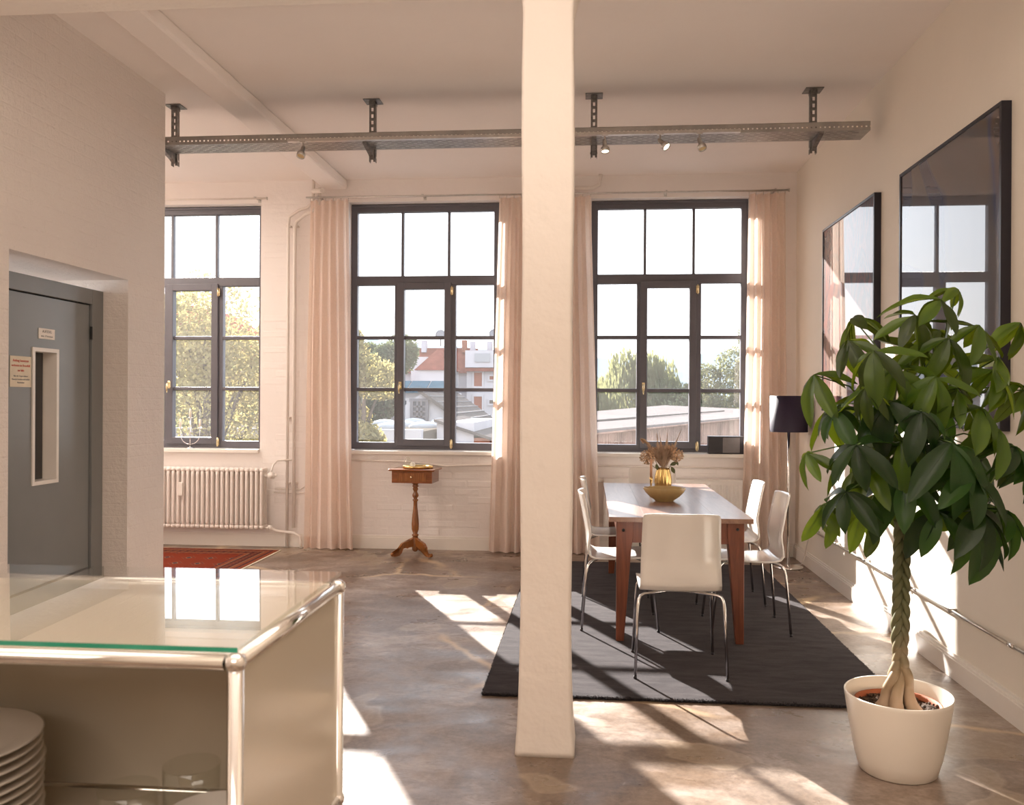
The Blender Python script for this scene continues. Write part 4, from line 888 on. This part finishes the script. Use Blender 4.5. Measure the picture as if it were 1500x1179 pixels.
# ---------------------------------------------------------------- outside
GZ = -6.5
S(MB().box(-80, 80, 8.7, 160, GZ - .3, GZ).build('ground', 'gravel'))
def tree(lab, c, rx, rz, n, mat, size, seed, blobs=14, group='trees outside the windows', trunk=True, hang=0.0, branchy=0):
    rnd = random.Random(seed); t_ = thing('tree', lab, 'tree', (c[0], c[1], GZ), 0, group); cz = c[2] - GZ
    bl_ = []
    for i in range(blobs):
        a = rnd.uniform(0, 2 * PI); q = rnd.uniform(.25, .85); h_ = rnd.uniform(-.85, .9); rr = math.sqrt(max(0, 1 - h_ * h_)) * q
        bl_.append((V((rx * rr * math.cos(a), rx * .8 * rr * math.sin(a), cz + rz * h_ * .85)), rnd.uniform(.28, .48) * rx))
    w = MB(); bmv = w.b.verts.new; bmf = w.b.faces.new
    for i in range(n):
        c_, r = rnd.choice(bl_); d_ = V((rnd.gauss(0, 1), rnd.gauss(0, 1), rnd.gauss(0, 1))).normalized(); p = c_ + d_ * r * rnd.uniform(.55, 1.1) ** .7
        if hang: p.z -= rnd.random() ** 2 * hang
        a = V((rnd.gauss(0, 1), rnd.gauss(0, 1), rnd.gauss(0, 1))).normalized() * size * rnd.uniform(.6, 1.3); b = a.orthogonal().normalized() * a.length * .5
        if hang: a = V((0.1, 0, -1)) * a.length * 1.6; b = V((1, .3, 0)).normalized() * a.length * .22
        bmf((bmv(p - a), bmv(p + b), bmv(p + a), bmv(p - b)))
    w.build('foliage', mat, t_, kind='stuff')
    if trunk:
        w = MB(); w.tube([(0, 0, 0), (.05 * rx, 0, (cz - rz * .4) * .6), (0, 0, cz - rz * .2), (.05 * rx, 0, cz + rz * .5)], [.09 * rz * .6, .07 * rz * .6, .05 * rz * .6, .02 * rz * .5], 8)
        for c_, r in bl_[:max(6, branchy)]: w.tube([(0, 0, cz - rz * .55 + (c_.z - cz + rz) * .25), (c_.x * .45, c_.y * .45, c_.z * .55 + (cz - rz * .3) * .45), tuple(c_)], [.026 * rz, .016 * rz, .006 * rz], 5)
        w.build('trunk', 'bark', t_)
    return t_
# left window: large tree (two) 
tree('airy tall tree with yellow-green leaves close outside the left window, right one', (-7.0, 15.5, .55), 2.1, 3.0, 26000, 'tree_leaf_gold', .045, 21, 26, branchy=20)
tree('airy tall tree with yellow-green leaves close outside the left window, left one', (-9.9, 16.8, .2), 2.4, 3.0, 24000, 'tree_leaf', .05, 22, 24, branchy=20)
tree('grey-green tree farther behind the trees at the left window', (-13.0, 27, -1.0), 4.5, 4.0, 12000, 'tree_leaf', .15, 23, 16)
# middle window
tree('golden leaved chestnut tree at the left edge of the middle window', (-3.95, 15.0, 1.15), .80, 1.75, 16000, 'tree_leaf_gold', .045, 24, 20)
tree('dark green tree behind the golden tree at the middle window', (-6.5, 27.2, 1.6), 1.3, 2.3, 16000, 'tree_leaf_dark', .07, 25, 16)
# right window
tree('weeping willow seen at the left of the right window', (2.32, 43.50, 0.81), 2.54, 3.33, 9000, 'tree_leaf', .11, 26, 16, hang=1.1)
tree('small pale willow beside the weeping willow', (0.83, 49.50, -0.11), 2.25, 2.85, 6000, 'tree_leaf', .11, 27, 12, hang=1.0)
tree('slender willow in the middle of the right window', (4.42, 45.67, 1.10), 1.81, 3.04, 6000, 'tree_leaf', .11, 28, 12, hang=.9)
tree('round green tree right of the willows', (6.25, 41.89, 0.68), 2.20, 3.27, 15000, 'tree_leaf', .10, 29, 16)
tree('tall dark green tree at the right side of the right window', (8.12, 36.98, 1.10), 2.75, 3.92, 24000, 'tree_leaf_dark', .11, 30, 16)
tree('small red leaved bush beyond the shed roof', (1.12, 40.50, -0.42), 0.75, 0.90, 1500, 'bush_red', .08, 31, 6)
tree('low hedge tree between willows and shed', (3.90, 41.25, -1.32), 3.90, 1.95, 9000, 'tree_leaf', .10, 32, 12)
o = MB().prism([(-60, -6), (-60, 9), (-38, 12), (-15, 10), (5, 8.5), (20, 9.5), (40, 12), (60, 8), (60, -6)], 150, 156).build('hill', 'hill_haze'); tag(o, 'hazy blue distant hill on the horizon', 'hill')
# shed with board wall (right window)
sh = thing('long_shed', 'long low shed with pale sloping roof and dark board wall outside the right window', 'building', (0, 0, 0))
A, B, E_, D_, C_ = V((-.35, 11.0, 1.02)), V((5.2, 27.0, 1.02)), V((7.0, 33.0, 1.10)), V((2.9, 34.0, 1.27)), V((-.62, 20.0, 1.12))
dr_ = (B - A).normalized(); nr = V((-dr_.y, dr_.x, 0)); top_ = [A, B, E_, D_, C_]
w = MB(); w._add(top_ + [p + V((0, 0, -.05)) for p in top_], [(0, 1, 4), (1, 3, 4), (1, 2, 3), (5, 9, 6), (6, 9, 8), (6, 8, 7)] + [(i, (i + 1) % 5, 5 + (i + 1) % 5, 5 + i) for i in range(5)])
w.build('roof', 'shed_roof', sh)
w = MB(); w.tube([A - nr * .04 - V((0, 0, .05)), B - nr * .04 - V((0, 0, .05))], .016, 8); w.build('gutter', 'shed_board', sh)
m1, m2 = A.lerp(C_, .33) + V((0, 0, .01)), B.lerp(D_, .33) + V((0, 0, .02)); w = MB(); w.tube([m1, m2], .02, 6); w.build('roof_seam', 'roof_grey', sh)
n_ = 230; w = MB(); Rz = Matrix.Rotation(math.atan2(dr_.y, dr_.x), 3, 'Z')
for i in range(n_):
    p = A.lerp(B, (i + .5) / n_) + nr * .12; w.box(p.x - .027, p.x + .027, p.y - .012 + random.uniform(-.008, .008), p.y + .012, GZ, .94, rot=Rz)
w.build('wall_boards', 'shed_board', sh, kind='stuff')
w = MB(); q5 = [A.lerp(C_, .05), B.lerp(D_, .04), E_ - V((.2, .4, 0)), D_ - V((0, .4, 0)), C_ + V((.15, 0, 0))]
w._add([V((p.x, p.y, GZ)) for p in q5] + [V((p.x, p.y, .88)) for p in q5], [(0, 1, 2, 3, 4), (5, 6, 7, 8, 9)] + [(i, (i + 1) % 5, 5 + (i + 1) % 5, 5 + i) for i in range(5)]); w.build('core_wall', 'ext_frame', sh)

# buildings beyond the middle window
def ext_win(parent, x, y, z, w_, h_, mat='ext_window', fr='facade_white', bars=0):
    f = MB(); t_ = .09; f.box(x - w_ / 2 - t_, x + w_ / 2 + t_, y - .08, y, z - t_, z); f.box(x - w_ / 2 - t_, x + w_ / 2 + t_, y - .08, y, z + h_, z + h_ + t_); f.box(x - w_ / 2 - t_, x - w_ / 2, y - .08, y, z, z + h_); f.box(x + w_ / 2, x + w_ / 2 + t_, y - .08, y, z, z + h_)
    for b in range(bars): xx = x - w_ / 2 + w_ * (b + 1) / (bars + 1); f.box(xx - .03, xx + .03, y - .07, y, z, z + h_)
    if bars:
        for b in range(3): zz_ = z + h_ * (b + 1) / 4; f.box(x - w_ / 2, x + w_ / 2, y - .07, y, zz_ - .025, zz_ + .025)
    o = f.build('window', fr, parent); MB().box(x - w_ / 2, x + w_ / 2, y - .03, y - .01, z, z + h_).build('pane', mat, o)
ab = thing('apartment_house', 'pale four-storey apartment house with red mansard roof at the right of the middle window', 'building', (0, 0, 0))
MB().box(-6.35, -1.5, 45, 55, GZ, 3.0).build('wall', 'facade_white', ab)
w = MB(); w.prism([(44.8, 2.95), (45.5, 4.05), (50, 4.3), (55, 3.0)], -6.4, -1.4, lambda a, b, d_: V((d_, a, b))); w.build('roof', 'roof_red', ab)
MB().box(-6.4, -1.4, 44.7, 44.95, 2.92, 3.08).build('cornice', 'roof_red', ab)
for x in (-5.55,):
    f = MB().box(x - .85, x + .85, 44.75, 46.2, 3.12, 4.0).build('dormer', 'facade_white', ab); MB().box(x - .35, x + .45, 44.70, 44.76, 3.4, 3.85).build('pane', 'dome_white', f)
f = MB().box(-3.6, -2.4, 44.75, 46.2, 3.12, 4.0).build('dormer', 'facade_white', ab)
for x, wds in ((-5.75, .42), (-4.85, .42), (-3.95, .42), (-3.0, .42), (-2.1, .42)):
    for k in range(6):
        z = 2.15 - k * 1.25
        if x == -4.85: ext_win(ab, x, 45, z + .35, .6, .18, 'blind_red' if k == 0 else 'roof_grey')
        else: ext_win(ab, x, 45, z, wds, .72, 'blind_red' if k in (0,) or (k == 1 and x < -5.5) else 'ext_window')
for x in (-6.2, -5.3, -4.6, -3.3, -2.6): MB().box(x - .12, x + .12, 46.0, 46.5, 3.9, 4.55).build('chimney', 'brick_red' if x in (-4.6, -2.6) else 'facade_grey', ab)
def dish(par, x, y, z):
    o = MB().lathe([(0, 0), (.13, .01), (.26, .05), (.27, .055), (.13, .025), (0, .015)], (x, y - .1, z), 18, axis=Matrix.Rotation(math.radians(70), 3, 'X')).tube([(x, y, z - .6), (x, y, z - .05)], .04, 6).build('satellite_dish', 'dish_grey', par)
dish(ab, -5.05, 46.2, 4.95)
hb = thing('roof_terrace_house', 'pale house with long red tiled roof in the middle of the window view', 'building', (0, 0, 0))
MB().box(-11.5, -6.4, 46, 55, GZ, 2.9).build('wall', 'facade_grey', hb)
w = MB(); w.prism([(45.8, 2.85), (46.8, 4.25), (50, 4.4), (55, 3.0)], -11.5, -6.42, lambda a, b, d_: V((d_, a, b))); w.build('roof', 'roof_red', hb)
MB().box(-9.4, -8.5, 45.5, 47, 2.4, 3.7).build('dormer', 'facade_white', hb); dish(hb, -8.0, 46.6, 4.95)
for x in (-8.9, -7.3, -6.7): MB().box(x - .12, x + .12, 46.4, 46.9, 4.0, 4.65).build('chimney', 'facade_grey' if x < -8 else 'brick_red', hb)
for x in (-10.6, -9.9): ext_win(hb, x, 46, 1.3, .45, .8)
gb = thing('hip_roof_house', 'white house with steep red hipped roof before the long red roof', 'building', (0, 0, 0))
MB().box(-8.35, -6.75, 42, 44.8, GZ, 2.9).build('wall', 'facade_white', gb)
w = MB(); a_ = [V((-8.5, 41.9, 2.88)), V((-6.6, 41.9, 2.88)), V((-6.6, 45, 2.88)), V((-8.5, 45, 2.88)), V((-7.6, 43.2, 3.95)), V((-7.45, 43.8, 3.95))]
w._add(a_, [(0, 1, 4), (1, 2, 5, 4), (2, 3, 5), (3, 0, 4, 5), (0, 3, 2, 1)]); w.build('roof', 'roof_red', gb)
ext_win(gb, -7.0, 42, 1.4, .3, .8)
sb = thing('solar_roof_building', 'low building with blue solar panel roof in the middle window view', 'building', (0, 0, 0))
MB().box(-9.2, -5.0, 30.2, 34, GZ, 1.7).build('wall', 'facade_grey', sb)
for i in range(6): w = MB(); x = -9.2 + i * .7; w._add([V((x + .02, 30, 1.70)), V((x + .68, 30, 1.70)), V((x + .68, 31.2, 2.12)), V((x + .02, 31.2, 2.12)), V((x + .02, 30, 1.66)), V((x + .68, 30, 1.66)), V((x + .68, 31.2, 2.08)), V((x + .02, 31.2, 2.08))], [(0, 1, 2, 3), (7, 6, 5, 4), (0, 4, 5, 1), (1, 5, 6, 2), (2, 6, 7, 3), (3, 7, 4, 0)]); w.build('solar_panel', 'solar_blue', sb)
for x in (-8.4, -7.6, -6.6): ext_win(sb, x, 30.2, .9, .45, .5, 'blind_red' if x == -7.6 else 'ext_window')
g2 = thing('gabled_workshop', 'white gabled workshop with barred window and grey tiled roof below the solar roof', 'building', (0, 0, 0))
MB().prism([(-5.6, GZ), (-3.2, GZ), (-3.2, .48), (-4.83, 1.63), (-5.6, 1.08)], 25, 32).build('wall', 'facade_white', g2)
w = MB(); a_ = [V((-4.88, 24.8, 1.74)), V((-2.75, 24.8, .24)), V((-2.75, 32, .24)), V((-4.88, 32, 1.74))]; dn = V((-.05, 0, -.08)); w._add(a_ + [p + dn for p in a_], [(0, 1, 2, 3), (7, 6, 5, 4), (0, 4, 5, 1), (1, 5, 6, 2), (2, 6, 7, 3), (3, 7, 4, 0)]); w.build('roof', 'roof_grey', g2)
w = MB()
for i in range(9): f = i / 9; p = a_[0].lerp(a_[1], f + .03); w.box(p.x - .02, p.x + .02, 24.75, 32, p.z + .0, p.z + .035)
w.build('tile_rows', 'ext_frame', g2, kind='stuff')
ext_win(g2, -4.90, 25, .80, .36, .58, 'ext_window', 'ext_frame', 2)
fr_ = thing('flat_roof_hall', 'flat gravel roof with white dome skylights at the bottom of the middle window view', 'building', (0, 0, 0))
MB().box(-8.6, -3.3, 17.2, 24.6, GZ, .80).build('roof_deck', 'flat_roof', fr_)
MB().box(-8.7, -3.3, 17.0, 17.25, GZ, .84).build('parapet', 'facade_white', fr_)
dm = MB().lathe([(.34, 0), (.34, .05), (.26, .12), (.13, .165), (0, .18)], n=16).mesh('skylight_dome', 'dome_white')
for x, y in ((-4.7, 23.2), (-4.35, 20.3), (-3.65, 21.6), (-3.75, 19.6), (-5.1, 21.5), (-6.2, 22.6), (-6.6, 20.4), (-4.0, 23.6), (-4.3, 18.6)): linked('skylight_dome', dm, fr_, (x, y, .80), (0, 0, 0), (1, 1, .8))
ga = thing('brick_garage', 'small pale garage with brick end wall at the lower right of the middle window view', 'building', (0, 0, 0))
MB().box(-3.25, -2.45, 18.5, 23, GZ, .95).build('wall', 'facade_white', ga); MB().box(-2.45, -2.1, 18.5, 23, GZ, .62).build('end_wall', 'brick_red', ga)
w = MB(); w._add([V((-3.3, 18.4, 1.02)), V((-2.0, 18.4, .62)), V((-2.0, 23, .62)), V((-3.3, 23, 1.02)), V((-3.3, 18.4, .96)), V((-2.0, 18.4, .56)), V((-2.0, 23, .56)), V((-3.3, 23, .96))], [(0, 1, 2, 3), (7, 6, 5, 4), (0, 4, 5, 1), (1, 5, 6, 2), (2, 6, 7, 3), (3, 7, 4, 0)]); w.build('roof', 'roof_grey', ga)
rb = thing('brick_house', 'red brick house half hidden behind the trees at the left window', 'building', (0, 0, 0))
MB().box(-19, -13.2, 30, 38, GZ, 3.4).build('wall', 'brick_red', rb); MB().prism([(-19.3, 3.4), (-12.9, 3.4), (-16, 5.2)], 29.8, 38).build('roof', 'roof_red', rb)
for x in (-17.5, -15.8, -14.2):
    for z in (1.6, -.8): ext_win(rb, x, 30, z, .8, 1.2)
